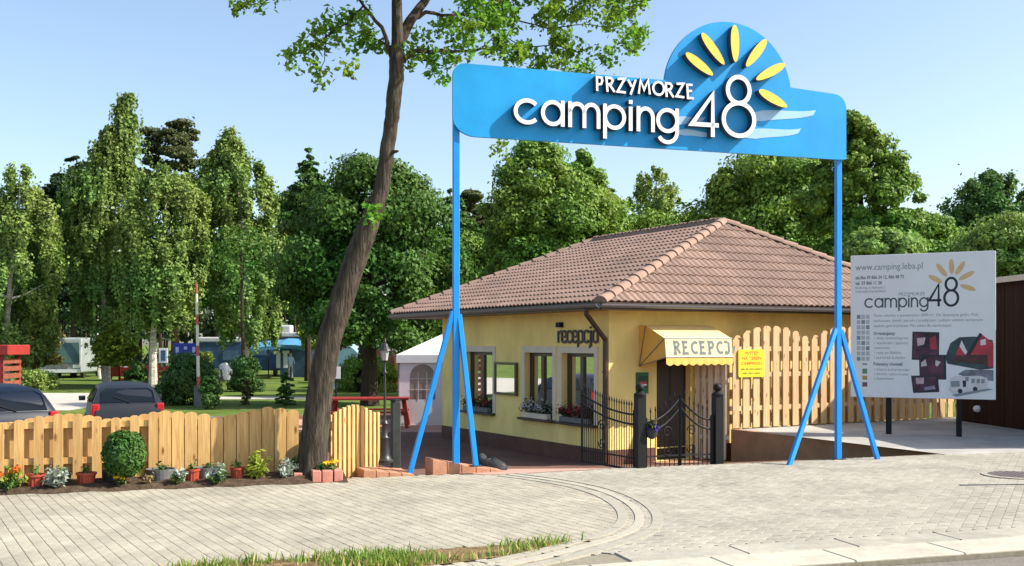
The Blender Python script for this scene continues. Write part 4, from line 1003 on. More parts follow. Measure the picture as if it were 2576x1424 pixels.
def lump(rx, ry, rz, n=18, m=12, nz=.12, seed=0, zmin=-.35):
    mb = MB(); vs = []; fs = []; rr = random.Random(seed); ph = [rr.uniform(0, 6.28) for _ in range(6)]
    for i in range(m+1):
        th = PI*i/m
        for k in range(n):
            a = 2*PI*k/n; q = 1+nz*(math.sin(3*a+ph[0]+th)+math.sin(5*a+ph[1])*.6+math.sin(4*th+ph[2]+2*a)*.8)
            vs.append((rx*q*math.sin(th)*math.cos(a), ry*q*math.sin(th)*math.sin(a), max(rz*q*math.cos(th), zmin*rz)))
    for i in range(m):
        for k in range(n): fs.append((i*n+k, (i+1)*n+k, (i+1)*n+(k+1) % n, i*n+(k+1) % n))
    return mb.add(vs, fs)
bg_ = at(1236, 1168, 14.0)
bag = thing('bag', 'slumped black bag lying on the paving beside the terracotta kerb', 'bag', (bg_.x, bg_.y, -.02), -.25)
M_bag = mat('bag_black', (.009, .01, .012), .75, .3, 6, .4, 30)
lump(.20, .13, .15, seed=4, nz=.10).build('sack', M_bag, bag, world=False, smooth=True)
mb = lump(.075, .07, .09, seed=6, nz=.08)
for v in mb.v: v += Vector((-.15, .02, .12))
mb.build('neck', M_bag, bag, world=False, smooth=True)
MB().tube([(.14+.055*math.cos(a), -.03, .03+.05*math.sin(a)) for a in [2*PI*k/14 for k in range(14)]], .010, 6, closed=True).build('handle', M_potgrey, bag, world=False, smooth=True)
# ------------------------------------------------------------------ flower bed
bm_ = MB(); n = 44
vs = []
for i in range(n+1):
    s_ = -10+(toR(at(868, 0, 12.8))[0]+10)*i/n
    for t_, z_ in ((5.24+.06*math.sin(i*2.1), .003), (5.34, .045+.015*math.sin(i*1.7)), (5.65, .075+.02*math.sin(i*2.9)), (5.95, .07), (6.25, .03)): vs.append(R(s_, t_, z_))
bm_.add(vs, [(i*5+j, (i+1)*5+j, (i+1)*5+j+1, i*5+j+1) for i in range(n) for j in range(4)])
tag(bm_.build('flower_bed', M_soil, smooth=True), 'narrow bed of brown soil along the wooden fence', kind='structure')
def leafcloud(name, C, N, size, m, parent=None, aspect=.55, jitter=.6, fold=.12, world=True, loc=None):
    C = np.asarray(C, float); N = np.asarray(N, float); n = len(C)
    N = N+RNG.normal(0, jitter, (n, 3)); N /= np.linalg.norm(N, axis=1)[:, None]+1e-9
    A = RNG.normal(0, 1, (n, 3)); T = np.cross(N, A); T /= np.linalg.norm(T, axis=1)[:, None]+1e-9; B = np.cross(N, T)
    sz = (np.asarray(size)*np.ones(n)*RNG.uniform(.65, 1.3, n))[:, None]
    V = np.stack([C-T*sz*.5, C+B*sz*aspect*.5+N*sz*fold, C+T*sz*.5, C-B*sz*aspect*.5+N*sz*fold], 1).reshape(-1, 3)
    if parent is not None and world: V = V-np.array(off_of(parent))
    me = bpy.data.meshes.new(name); me.vertices.add(4*n); me.vertices.foreach_set('co', V.ravel().astype(np.float32))
    me.loops.add(6*n); me.polygons.add(2*n)
    b = np.arange(n)[:, None]*4; li = np.concatenate([b+0, b+1, b+2, b+0, b+2, b+3], 1).ravel()
    me.loops.foreach_set('vertex_index', li.astype(np.int32)); me.polygons.foreach_set('loop_start', np.arange(0, 6*n, 3).astype(np.int32))
    try: me.polygons.foreach_set('loop_total', np.full(2*n, 3, np.int32))
    except Exception: pass
    me.update(calc_edges=True); me.validate(); me.materials.append(m)
    o = link(name, me, parent)
    if parent is not None: o['kind'] = 'stuff'
    return o
def ballpts(n, r, c=(0, 0, 0), shell=.6):
    d = RNG.normal(0, 1, (n, 3)); d /= np.linalg.norm(d, axis=1)[:, None]; q = shell+(1-shell)*RNG.uniform(0, 1, n)**.5
    return np.array(c)+d*q[:, None]*np.array(r), d
def bed(px, t): # point of the bed under a bearing of the photo
    k = (px-CX)/F; # solve R(s,t).x/R(s,t).y = k
    o_ = RO+RN*t; s_ = (k*o_.y-o_.x)/(RU.x-k*RU.y); p = R(s_, t, .065); return p
L_th = leafmat('thuja_green', (.06, .14, .022), .2, .02, .35, 3.); L_lime = leafmat('lime_leaves', (.30, .36, .04), .35, .02, .25, 3.)
L_sil = leafmat('silver_leaves', (.36, .42, .34), .25, .02, .25, 3.); L_gr = leafmat('garden_leaves', (.07, .15, .03), .3, .03, .3, 3.)
L_org = leafmat('orange_petals', (.62, .13, .02), .3, .02, .2, 3.); L_yel = leafmat('yellow_petals', (.80, .50, .03), .3, .01, .15, 3.)
# thuja ball
p = bed(313, 5.42); g = thing('thuja_bush', 'clipped round green thuja bush before the fence', 'bush', tuple(p))
C, N = ballpts(5200, (.23, .23, .27), (0, 0, 0), .66); C *= (1+.07*np.sin(N[:, 0]*5+1)*np.cos(N[:, 2]*4)+.05*np.sin(N[:, 1]*9)+RNG.normal(0, .025, 5200))[:, None]; C[:, 2] += .325; leafcloud('foliage', C, N+np.array([0, 0, .4]), .05, L_th, g, .5, .5, world=False)
MB().tube([(0, 0, -.03), (0, 0, .2)], .02, 7).build('stem', M_barkd, g, world=False)
# pots
def ribpot(name, label, px, t, r, h, m, plant=None, rim=True, grooves=14, cat='flower pot', group=None):
    p = bed(px, t); g = thing(name, label, cat, (p.x, p.y, p.z-.02), 0, group); mb = MB(); n = max(24, grooves*4); vs = []; fs = []
    prof_ = [(.86, 0), (.92, h*.5), (.97, h*.8)] + ([(1.08, h*.82), (1.08, h), (.98, h), (.95, h*.85)] if rim else [(1.0, h), (.9, h), (.88, h*.85)])
    for q, z in prof_:
        for k in range(n):
            gr = (1-.055*(1 if (k % 4) in (0, 1) else 0)) if z < h*.81 and grooves > 1 else 1
            a = 2*PI*k/n; vs.append((r*q*gr*math.cos(a), r*q*gr*math.sin(a), z))
    for i in range(len(prof_)-1):
        for k in range(n): fs.append((i*n+k, i*n+(k+1) % n, (i+1)*n+(k+1) % n, (i+1)*n+k))
    mb.add(vs, fs); mb.build('pot', m, g, world=False)
    MB().lathe((0, 0, h*.80), [(r*.9, 0), (r*.9, h*.06), (.01, h*.1)], 14).build('soil', M_soil, g, world=False)
    return g
def plant(parent, n, r, hh, m, sz, z0=0, name='foliage', up=.5, asp=.45):
    k = max(5, n//22); Cs, Ns = [], []
    for _ in range(k):                     # leafy shoots leaning out of the middle
        a = RNG.uniform(0, 2*PI); ln = RNG.uniform(.15, 1.1); tip = np.array([math.cos(a)*r*ln, math.sin(a)*r*ln, z0+hh*RNG.uniform(.7, 2.1)*(1.1-.35*ln)])
        f = RNG.uniform(.15, 1, n//k)[:, None]; Cs.append(np.array([0, 0, z0])+(tip-np.array([0, 0, z0]))*f+RNG.normal(0, .018, (n//k, 3))); Ns.append(np.tile([math.cos(a)*.4, math.sin(a)*.4, up+.3], (n//k, 1)))
    return leafcloud(name, np.concatenate(Cs), np.concatenate(Ns), sz, m, parent, asp, .7, world=False)
gr_ = 'ribbed red pots in the flower bed'
for px, lab in ((88, 'ribbed red pot leftmost in the bed beside the orange flowers'), (217, 'ribbed red pot left of the round thuja bush'), (484, 'narrow red pot between two grey tubs'), (597, 'ribbed red pot left of the lime green plant')):
    g = ribpot('flower_pot', lab, px, 5.55, .105 if px < 400 else .082, .14, M_potred, group=gr_)
    plant(g, 50, .06, .05, L_gr, .045, .13)
for px, r_, m_, lab in ((283, .12, M_potblack, 'low black tub at the foot of the thuja bush'), (405, .17, M_potgrey, 'round grey tub right of the thuja bush'), (520, .145, M_potgrey, 'dark grey tub between two red pots'), (150, .13, M_potblack, 'low dark tub behind the silver leaved plant')):
    g = ribpot('plant_tub', lab, px, 5.68, r_, .14, m_, rim=False, grooves=1, cat='plant tub'); plant(g, 60, r_*.6, .05, L_gr, .05, .11)
def bush(label, px, t, r, h, m, n, sz, name='garden_plant', asp=.4, up=.6, flowers=None):
    p = bed(px, t); g = thing(name, label, 'plant', tuple(p)); plant(g, n, r, h, m, sz, 0, 'foliage', up, asp)
    MB().tube([(0, 0, -.03), (0, 0, h)], .012, 6).build('stem', M_barkd, g, world=False)
    if flowers:
        m_, k, fs_ = flowers
        for _ in range(k):
            a, q = random.uniform(0, 6.28), random.uniform(.2, 1); c = Vector((r*q*math.cos(a), r*q*math.sin(a), h*1.6*random.uniform(.8, 1.15)))
            C, N = ballpts(26, (fs_, fs_, fs_*.6), c, .4); leafcloud('flower', C, N+np.array([0, 0, .6]), fs_*1.1, m_, g, .6, .3, world=False)
    return g
bush('leafy plant with yellow green leaves and orange flowers at the left edge of the bed', 28, 5.45, .15, .11, L_lime, 260, .07, flowers=(L_org, 3, .045))
bush('low green plant under the orange flowers in the bed corner', 20, 5.36, .15, .08, L_gr, 240, .065)
bush('silver leaved plant between the two left red pots', 148, 5.40, .14, .11, L_sil, 320, .075)
bush('small yellow flowering plant at the foot of the thuja bush', 300, 5.34, .06, .05, L_gr, 70, .05, flowers=(L_yel, 2, .04))
bush('silver leaved plant in front of the grey tub', 452, 5.38, .09, .10, L_sil, 170, .065)
bush('low green plant with a yellow flower in front of the narrow red pot', 445, 5.33, .08, .05, L_gr, 120, .055, flowers=(L_yel, 2, .025))
bush('silver and green plant with a yellow flower before the dark grey tub', 545, 5.37, .12, .11, L_sil, 200, .07, flowers=(L_yel, 1, .03))
bush('dark green seedling at the edge of the bed before the dark tub', 548, 5.33, .11, .06, L_gr, 150, .06)
bush('lime green bushy plant in the bed before the shaded fence', 645, 5.48, .165, .15, L_lime, 520, .085, asp=.35)
bush('silver leaved plant left of the brick planter', 722, 5.50, .12, .13, L_sil, 240, .075)
bush('dark leaved plant under the tree trunk', 745, 5.68, .12, .12, L_gr, 220, .07)
bush('drooping green plant just right of the round thuja bush', 372, 5.42, .08, .05, leafmat('dry_leaves', (.30, .22, .10), .3, .02, .3, 3.), 90, .06)
# brick planter with marigolds
p = bed(818, 5.50); g = thing('brick_planter', 'low planter of red concrete blocks full of yellow flowers', 'planter', (p.x, p.y, -.01), RT)
M_blk = mat('planter_block', (.50, .20, .15), .85, .12, 6, .3, 60)
for x, y, sx, sy in ((-.125, -.17, .11, .11), (.0, -.17, .128, .11), (.13, -.17, .11, .11), (-.135, -.03, .09, .16), (.14, -.03, .09, .16), (-.12, .12, .14, .11), (.05, .12, .19, .11)):
    MB().box((x, y, .075), (sx-.006, sy-.006, .15)).build('block', M_blk, g, world=False, bevel=.008, seg=1)
MB().box((0, -.02, .10), (.2, .2, .03)).build('soil', M_soil, g, world=False)
C, N = ballpts(320, (.14, .12, .06), (0, -.02, .17), .3); leafcloud('foliage', C, N, .045, L_gr, g, .5, .6, world=False)
for k in range(11):
    c = Vector((-.13+.026*k+random.uniform(-.015, .015), random.uniform(-.1, .07), .235+random.uniform(-.015, .02)))
    C, N = ballpts(34, (.033, .033, .02), c, .4); leafcloud('flower', C, N+np.array([0, 0, .5]), .032, L_yel, g, .7, .3, world=False)
MB().box((-.30, .05, .05), (.16, .13, .12), .1).build('block', M_blk, g, world=False, bevel=.008, seg=1)
# flowers on the window sills, hanging basket by the gate post
L_fr = leafmat('red_blooms', (.32, .03, .045), .3, .02, .3, 4.); L_fw = leafmat('white_blooms', (.52, .50, .48), .3, .02, .2, 4.); L_fd = leafmat('dark_pot_leaves', (.03, .055, .02), .3, .03, .4, 4.); L_pu = leafmat('violet_blooms', (.07, .03, .28), .3, .02, .3, 4.)
for (a, b), mbl, lab in ((WIN[0], L_fr, 'flower box with dark red blooms on the sill nearest the drain pipe'), (WIN[1], L_fw, 'flower box with white blooms on the middle window sill'), (WIN[2], L_fd, 'flower box with small red blooms on the sill behind the blue sign post')):
    c = CN+BA*((a+b)/2)+NL*.06+UP*(WZ0+.002); g = thing('flower_box', lab, 'flower box', tuple(c), math.atan2(BA.y, BA.x))
    MB().box((0, 0, .055), (b-a-.12, .12, .11)).build('trough', M_trim if mbl is L_fw else M_potgrey, g, world=False, bevel=.01, seg=1)
    n = 420; C = np.stack([RNG.uniform(-(b-a)/2+.05, (b-a)/2-.05, n), RNG.normal(0, .06, n), .14+np.abs(RNG.normal(0, .075, n))], 1); leafcloud('foliage', C, np.tile([0, 0, 1.], (n, 1)), .06, L_fd, g, .6, .7, world=False)
    n = 130 if mbl is L_fd else 260; C = np.stack([RNG.uniform(-(b-a)/2+.05, (b-a)/2-.05, n), RNG.normal(.03, .06, n), .16+np.abs(RNG.normal(0, .09, n))], 1); leafcloud('blooms', C, np.tile([0, .7, .7], (n, 1)), .05, mbl if mbl is not L_fd else L_fr, g, .8, .7, world=False)
p = gp0+Vector((.155, .0, .62)); g = thing('hanging_basket', 'hanging basket of violet flowers on the thick gate post', 'hanging basket', tuple(p))
MB().lathe((0, 0, -.14), [(.02, 0), (.07, .03), (.09, .12), (.08, .12)], 12).build('bowl', M_potblack, g, world=False, smooth=True)
MB().tube([(-.09, 0, .12), (0, 0, .12), (0, 0, -.02)], .006, 5).build('bracket', M_iron, g, world=False)
C, N = ballpts(170, (.10, .08, .09), (0, 0, .02), .4); leafcloud('foliage', C, N, .05, L_fd, g, .6, .6, world=False); C, N = ballpts(120, (.10, .08, .07), (.0, -.01, .0), .6); leafcloud('blooms', C, N, .04, L_pu, g, .8, .5, world=False)
# ------------------------------------------------------------------ dark shed at the right
q0 = Vector((at(2416, 0, 22.6).x, 22.6, 0)); q1 = Vector((at(2600, 0, 19.4).x+.25, 19.4, 0)); d_ = (q1-q0).normalized(); nn_ = Vector((d_.y, -d_.x, 0)); L_ = (q1-q0).length
sh = thing('wooden_shed', 'dark brown board shed with a pale roof edge at the right side', 'shed', tuple(q0)); zt = 2.86
if nn_.x > 0: nn_ = -nn_
MB().fbox(q0, d_, -nn_, UP, (-.02, .03, -.05), (L_+3, 4, zt)).build('wall', M_shed, sh)
nbd = int((L_+3)/.16)
for k in range(nbd): MB().fbox(q0, d_, nn_, UP, (k*.16+.004, -.028, .02), (k*.16+.156, random.uniform(.0, .008), zt-.02)).build('board', M_shed, sh)
MB().fbox(q0, d_, -nn_, UP, (-.15, -.18, zt+.002), (L_+3.2, 4.3, zt+.05)).build('roof', M_under, sh)
MB().fbox(q0, d_, nn_, UP, (-.16, .14, zt-.02), (L_+3.2, .20, zt+.09)).build('roof_edge', M_trim, sh)
lp2 = at(2432, 1055, 21.9)
wl = q0+d_*.75+nn_*.02+UP*.30
g = thing('wall_fitting', 'small round white lamp on the dark shed wall', 'lamp', tuple(wl)); MB().lathe((0, 0, -.07), [(.02, 0), (.07, .02), (.09, .07), (.07, .12), (.02, .14)], 12).build('globe', M_white, g, world=False, smooth=True); MB().box((.05, .05, 0), (.1, .1, .05)).build('bracket', M_iron, g, world=False)
# ------------------------------------------------------------------ party tent
tx0, ty0 = at(1003, 0, 29.6).x, 29.6; tz = -.64
tt_ = thing('party_tent', 'white party tent with arched film windows beside the reception', 'tent', (tx0, ty0, tz))
TWd, TDp, TH = 4.0, 4.0, 1.97
mb = MB(); mb.add([(-.06, -.06, TH), (TWd+.06, -.06, TH), (TWd+.06, TDp+.06, TH), (-.06, TDp+.06, TH), (TWd/2, TDp/2, TH+1.0)], [(0, 1, 4), (1, 2, 4), (2, 3, 4), (3, 0, 4)]); mb.build('roof', M_tent, tt_, world=False)
mb = MB(); mb.box((TWd/2, -.065, TH-.11), (TWd+.12, .008, .22)); mb.box((-.065, TDp/2, TH-.11), (.008, TDp+.1, .22)); mb.build('valance', M_tent, tt_, world=False)
for i in range(3):
    o_ = Vector((i*TWd/3, 0, 0)); wv = TWd/3
    hw = .36; ac = wv/2; arch = [(ac-hw, .72), (ac+hw, .72)]+arc(ac, 1.35, hw, .36, 0, 180, 10)
    mb = MB(); X_, Y_ = Vector((1, 0, 0)), Vector((0, 1, 0))
    # wall panel with an arched opening, in left and right halves
    for sg in (0, 1):
        if sg == 0: pts = [(0.02, .0), (ac, 0), (ac, .72), (ac-hw, .72)]+[(ac+hw*math.cos(a), 1.35+.36*math.sin(a)) for a in [PI-PI/2*k/8 for k in range(9)]]+[(ac, TH), (.02, TH)]
        else: pts = [(ac, 0), (wv-.02, 0), (wv-.02, TH), (ac, TH)]+[(ac+hw*math.cos(a), 1.35+.36*math.sin(a)) for a in [PI/2-PI/2*k/8 for k in range(9)]]+[(ac+hw, .72), (ac, .72)]
        mb.poly(pts, o_, X_, UP)
    mb.build('wall_panel', M_tent, tt_, world=False)
    MB().poly(arch, o_+Y_*.006, X_, UP).build('film_window', M_vinyl, tt_, world=False)
    wb = MB()
    for q in (-.12, .12): wb.box((o_.x+ac+q, -.004, 1.1), (.012, .006, .8))
    for z in (1.0, 1.3): wb.box((o_.x+ac, -.0045, z), (.7, .006, .012))
    wb.build('window_bar', M_tent, tt_, world=False)
for x, y in ((0, 0), (TWd/3, -.02), (TWd*2/3, -.02), (TWd, 0), (0, TDp), (TWd, TDp)): MB().tube([(x, y, 0), (x, y, TH)], .022, 8).build('pole', M_gutter, tt_, world=False)
mb = MB(); mb.add([(0, .02, 0), (0, TDp, 0), (0, TDp, TH), (0, .02, TH)], [(3, 2, 1, 0)]); mb.add([(0, TDp, 0), (TWd, TDp, 0), (TWd, TDp, TH), (0, TDp, TH)], [(3, 2, 1, 0)]); mb.build('side_wall', M_tent, tt_, world=False)
# ------------------------------------------------------------------ red picnic table
pt = at(930, 0, 29.0); g = thing('picnic_table', 'red painted wooden picnic table with slanted legs behind the lamp post', 'table', (pt.x, pt.y, -.66), .05)
for k in range(4): MB().box((0, -.36+.24*k, .80), (2.15, .22, .05)).build('plank', M_red, g, world=False)
for sx in (-.93, .93):
    for sy in (-1, 1): MB().bar((sx+.12*(1 if sx > 0 else -1), sy*.58, 0), (sx, sy*.22, .77), .09, .05).build('leg', M_red, g, world=False)
    MB().box((sx, 0, .42), (.05, 1.3, .09)).build('crossbar', M_red, g, world=False)
for sy in (-.66, .66): MB().box((0, sy, .46), (2.1, .24, .045)).build('bench', M_red, g, world=False)
# red roofed kiosk far left
kp = at(8, 0, 36); g = thing('kiosk', 'small red kiosk with a red roof board at the left edge', 'kiosk', (kp.x, kp.y, GZ))
MB().box((-.6, 0, 2.13), (2.3, 1.6, .34)).build('roof', M_red, g, world=False, bevel=.02, seg=1)
for x in (-1.4, .25):
    for y in (-.6, .6): MB().box((x, y, .98), (.10, .10, 1.96)).build('post', M_red, g, world=False)
for z in (.25, .5, .75, 1.0, 1.25, 1.5, 1.75): MB().box((-.58, -.62, z), (1.7, .03, .16)).build('plank', mat('red_brown_wood', (.24, .06, .03), .7, .2, 6), g, world=False)
for z in (.25, .5, .75, 1.0, 1.25, 1.5, 1.75): MB().box((.30, 0, z), (.03, 1.3, .16)).build('plank', mat('red_brown_wood', (.24, .06, .03)), g, world=False)
MB().bar((-1.35, -.64, 1.25), (.2, -.64, 1.9), .08, .03).build('brace', M_red, g, world=False); MB().bar((.2, -.645, 1.25), (-1.35, -.645, 1.9), .08, .03).build('brace', M_red, g, world=False)
# ------------------------------------------------------------------ cars
def car(label, loc, rz, paint, dims=(3.9, 1.68, 1.44)):
    Ln, Wd, Hh = dims; g = thing('parked_car', label, 'car', loc, rz); h = Ln/2
    st = [(-h, .34, .80, .90), (-h+.10, .26, .94, .96), (-h+.45, .22, 1.0, .99), (-.5, .20, .95, 1.0), (.6, .20, .92, 1.0), (1.05, .22, .90, .99), (h-.30, .26, .76, .94), (h-.05, .32, .62, .86), (h, .36, .52, .80)]
    rings = []
    for y, z0, zb, wf in st:
        w_ = Wd/2*wf; rings.append([(-w_*.93, y, z0), (-w_, y, z0+.18), (-w_, y, zb-.22), (-w_*.955, y, zb), (-w_*.5, y, zb+.02), (w_*.5, y, zb+.02), (w_*.955, y, zb), (w_, y, zb-.22), (w_, y, z0+.18), (w_*.93, y, z0)])
    mb = MB(); n = 10; vs = [v for r in rings for v in r]; fs = [tuple(reversed(range(n))), tuple(range((len(rings)-1)*n, len(rings)*n))]
    for i in range(len(rings)-1):
        for k in range(n): fs.append((i*n+k, i*n+(k+1) % n, (i+1)*n+(k+1) % n, (i+1)*n+k))
    mb.add(vs, [tuple(reversed(f)) for f in fs]); mb.build('body', paint, g, world=False, smooth=True)
    # cabin in stations so that its roof is domed
    zb = .93; cs = []
    yb = [-h+.14, -h+.42, -h+.72, -.45, .15, .55, 1.10]; zt = [zb+.02, Hh-.20, Hh-.05, Hh, Hh-.01, Hh-.09, zb-.02]
    for y, z in zip(yb, zt):
        f = (z-zb)/(Hh-zb); wb = Wd/2*.955; wt = Wd/2*(.955-.25*max(0, f)); cs.append([(-wb, y, zb-.02), (-wt-.0, y, max(z-.06*f, zb-.018)), (-wt*.72, y, z-.005), (0, y, z+.018*f), (wt*.72, y, z-.005), (wt, y, max(z-.06*f, zb-.018)), (wb, y, zb-.02)])
    mb = MB(); n = 7; vs = [v for r in cs for v in r]; fs = []
    for i in range(len(cs)-1):
        for k in range(n-1): fs.append((i*n+k, (i+1)*n+k, (i+1)*n+k+1, i*n+k+1))
    fs += [tuple(range(n)), tuple(reversed(range((len(cs)-1)*n, len(cs)*n)))]
    mb.add(vs, fs); cab = mb.build('cabin', paint, g, world=False, smooth=True)
    def pane(pts, nm='window'):
        a, b, c = Vector(pts[0]), Vector(pts[1]), Vector(pts[2]); nn = (b-a).cross(c-a).normalized(); ctr = sum((Vector(q) for q in pts), Vector())/len(pts)
        if nn.dot(ctr-Vector((0, -.3, 1.0))) < 0: nn = -nn
        MB().add([Vector(q)+nn*.012 for q in pts]+[Vector(q)-nn*.03 for q in pts], [tuple(range(len(pts)))]+[(i, (i+1) % len(pts), len(pts)+(i+1) % len(pts), len(pts)+i) for i in range(len(pts))]).build(nm, M_darkglass, g, world=False)
    def wtop(z): f = (z-zb)/(Hh-zb); return Wd/2*(.955-.25*f)
    # rear window on the hatch, two side windows each side, windscreen
    yr = lambda z: np.interp(z, [zb+.02, Hh-.20, Hh-.05], [-h+.14, -h+.42, -h+.72])
    za, zc = zb+.06, Hh-.12
    pane([(-wtop(za)*.80, yr(za)-.0, za), (wtop(za)*.80, yr(za), za), (wtop(Hh-.2)*.86, yr(Hh-.2), Hh-.2), (wtop(zc)*.74, yr(zc), zc), (-wtop(zc)*.74, yr(zc), zc), (-wtop(Hh-.2)*.86, yr(Hh-.2), Hh-.2)], 'rear_window')
    for sg in (-1, 1):
        for y0, y1, t0, t1 in ((-h+.70, -.32, -h+.98, -.32), (-.24, .86, -.24, .42)):
            pane([(sg*Wd/2*.955, y0, zb+.05), (sg*Wd/2*.955, y1, zb+.05), (sg*wtop(Hh-.13), t1, Hh-.13), (sg*wtop(Hh-.13), t0, Hh-.13)], 'side_window')
        MB().box((sg*(Wd/2+.09), .72, 1.0), (.16, .09, .12)).build('mirror', paint, g, world=False, bevel=.025)
        MB().box((sg*Wd/2*.86, -h+.085, .82), (.17, .13, .30)).build('tail_light', mat('tail_light_red', (.42, .012, .02), .25, .1, 8), g, world=False, bevel=.03)
        MB().box((sg*Wd/2*.74, h-.10, .58), (.28, .16, .14)).build('headlight', M_white, g, world=False, bevel=.03)
        for yy in (-h+.72, h-.78):
            mb = MB(); pts = [(.30*math.cos(a), .30*math.sin(a)) for a in [2*PI*k/20 for k in range(20)]]; mb.prism(pts, (sg*(Wd/2-.19), yy, .30), Vector((0, 1, 0)), UP, Vector((1, 0, 0)), -.0 if sg > 0 else -.2, .2 if sg > 0 else 0)
            wl_ = mb.build('wheel', M_potblack, g, world=False)
            mb = MB(); mb.prism([(x*.62, y*.62) for x, y in pts], (sg*(Wd/2+.005), yy, .30), Vector((0, 1, 0)), UP, Vector((1, 0, 0)), -.02, .01); mb.build('rim', M_castgrey, wl_, world=False)
    MB().bar((.05, yr(za)-.03, za-.0), (-.32, yr(za+.14)-.03, za+.14), .03, .02).build('rear_wiper', M_potblack, g, world=False)
    MB().box((0, -h-.005, .45), (Wd*.86, .12, .26)).build('rear_bumper', paint, g, world=False, bevel=.04)
    MB().box((0, -h-.07, .50), (.52, .02, .11)).build('number_plate', M_white, g, world=False)
    return g
M_car1 = mat('car_navy_paint', (.004, .009, .022), .42, .05, 3, spec=.35); M_car2 = mat('car_grey_paint', (.017, .02, .026), .42, .05, 3, spec=.35)
c2 = at(262, 0, 25.3); car('grey hatchback car parked behind the middle of the fence', (c2.x, c2.y+1.2, GZ-.03), math.radians(24), M_car2, (3.9, 1.66, 1.43))
c1 = at(-50, 0, 22.0); car('dark blue car parked behind the left end of the fence', (c1.x-.3, c1.y+1.0, GZ-.02), math.radians(40), M_car1, (4.1, 1.75, 1.50))
# ------------------------------------------------------------------ camping vehicles
M_cv = mat('caravan_white', (.66, .67, .66), .4, .06, 3); M_cs = mat('camper_silver', (.27, .30, .29), .35, .15, 2); M_cb = mat('caravan_blue', (.045, .09, .17), .35, .2, 2); M_can = mat('canopy_blue', (.07, .25, .42), .7, .1, 3)
def wheel(parent, x, y, z, r=.32): 
    mb = MB(); pts = [(r*math.cos(a), r*math.sin(a)) for a in [2*PI*k/14 for k in range(14)]]; mb.prism(pts, (x, y, z), Vector((0, 1, 0)), UP, Vector((1, 0, 0)), -.1, .1); mb.build('wheel', M_potblack, parent, world=False)
p = at(178, 0, 74); g = thing('motorhome', 'silver motorhome with a broad windscreen parked under the birches', 'motorhome', (p.x, p.y, GZ), .12)
mb = MB(); mb.hexa([(-1.55, -3, .35), (1.55, -3, .35), (1.55, 3, .35), (-1.55, 3, .35), (-1.5, -2.7, 2.75), (1.5, -2.7, 2.75), (1.5, 3, 2.75), (-1.5, 3, 2.75)]); mb.build('body', M_cs, g, world=False, bevel=.2, seg=3)
mb = MB(); mb.hexa([(-1.4, -3.02, 1.05), (1.4, -3.02, 1.05), (1.4, -2.9, 1.05), (-1.4, -2.9, 1.05), (-1.32, -2.80, 2.4), (1.32, -2.80, 2.4), (1.32, -2.6, 2.4), (-1.32, -2.6, 2.4)]); mb.build('windscreen', mat('camper_glass', (.05, .10, .085), .1, .2, 1), g, world=False)
for x in (-1.2, 1.2): MB().box((x, -2.98, .8), (.4, .1, .22)).build('headlight', M_white, g, world=False)
MB().box((0, -3.0, .85), (1.4, .08, .3)).build('grille', M_potgrey, g, world=False); MB().box((0, -3.02, .5), (2.9, .14, .22)).build('bumper', M_cv, g, world=False)
MB().box((-1.4, -2.6, 2.78), (.9, .5, .1)).build('roof_hatch', M_cv, g, world=False)
for x in (-1.35, 1.35):
    for y in (-1.9, 1.9): wheel(g, x, y, .34, .36)
p = at(292, 0, 66); g = thing('parked_car', 'red and white vehicle with a sloping nose beside the motorhome', 'car', (p.x, p.y, GZ), 0)
mb = MB(); mb.prism([(-.95, .28), (1.2, .28), (1.2, .62), (.55, .80), (-.2, 1.12), (-.95, 1.3)], (0, 0, 0), Vector((1, 0, 0)), UP, Vector((0, 1, 0)), 0, 1.5); mb.build('body', M_red, g, world=False, bevel=.05)
MB().bar((-.9, -.01, 1.34), (1.2, -.01, .68), .5, .06, (0, 0, 1)).build('stripe', M_white, g, world=False)
for x in (-.55, .75): 
    mb = MB(); pts = [(.26*math.cos(a), .26*math.sin(a)) for a in [2*PI*k/12 for k in range(12)]]; mb.prism(pts, (x, -.03, .26), Vector((1, 0, 0)), UP, Vector((0, 1, 0)), -.02, .2); mb.build('wheel', M_potblack, g, world=False)
def caravan(label, px, Y, Lx, H, rz, lower, nm='caravan', win=True):
    p = at(px, 0, Y); g = thing(nm, label, 'caravan', (p.x, p.y, GZ), rz); 
    mb = MB(); mb.prism([(-Lx/2, .4), (Lx/2, .4), (Lx/2, H*.62), (Lx/2-.25, H-.08), (-Lx/2+.35, H-.08), (-Lx/2, H*.60)], (0, 0, 0), Vector((1, 0, 0)), UP, Vector((0, 1, 0)), 0, 2.2); mb.build('body', lower, g, world=False, bevel=.06)
    MB().box((.0, 1.1, H-.02), (Lx-.3, 2.3, .34)).build('roof', M_cv, g, world=False, bevel=.08)
    for x in (-Lx*.28, Lx*.22): MB().box((x, -.01, H*.60), (Lx*.3, .05, .62)).build('window', mat('caravan_glass', (.09, .16, .24), .12, .2, 2), g, world=False)
    MB().box((Lx*.05, .9, H+.2), (.7, .6, .16)).build('roof_hatch', M_cv, g, world=False); wheel(g, 0, .1, .34); 
    return g
caravan('caravan with a white roof and blue panels behind the two birch trunks', 552, 70, 3.3, 2.62, 0, M_cb)
g = caravan('white caravan with a roof box behind the blue canopy', 692, 76, 5.2, 3.0, 0, M_cb)
MB().box((.35, .6, 3.42), (1.5, 1.0, .5)).build('roof_box', M_cv, g, world=False, bevel=.1)
p = at(700, 0, 72); g = thing('canopy', 'blue awning canopy on poles in front of the white caravan', 'awning', (p.x, p.y, GZ))
mb = MB(); vs = []
for i in range(13):
    x = -2.15+4.3*i/12; z = 1.98+.38*math.sin(PI*(i+2)/17)+(.1 if i > 6 else 0); vs += [(x, -1.2, z-.18), (x, 1.6, z+.25), (x, -1.21, z-.42)]
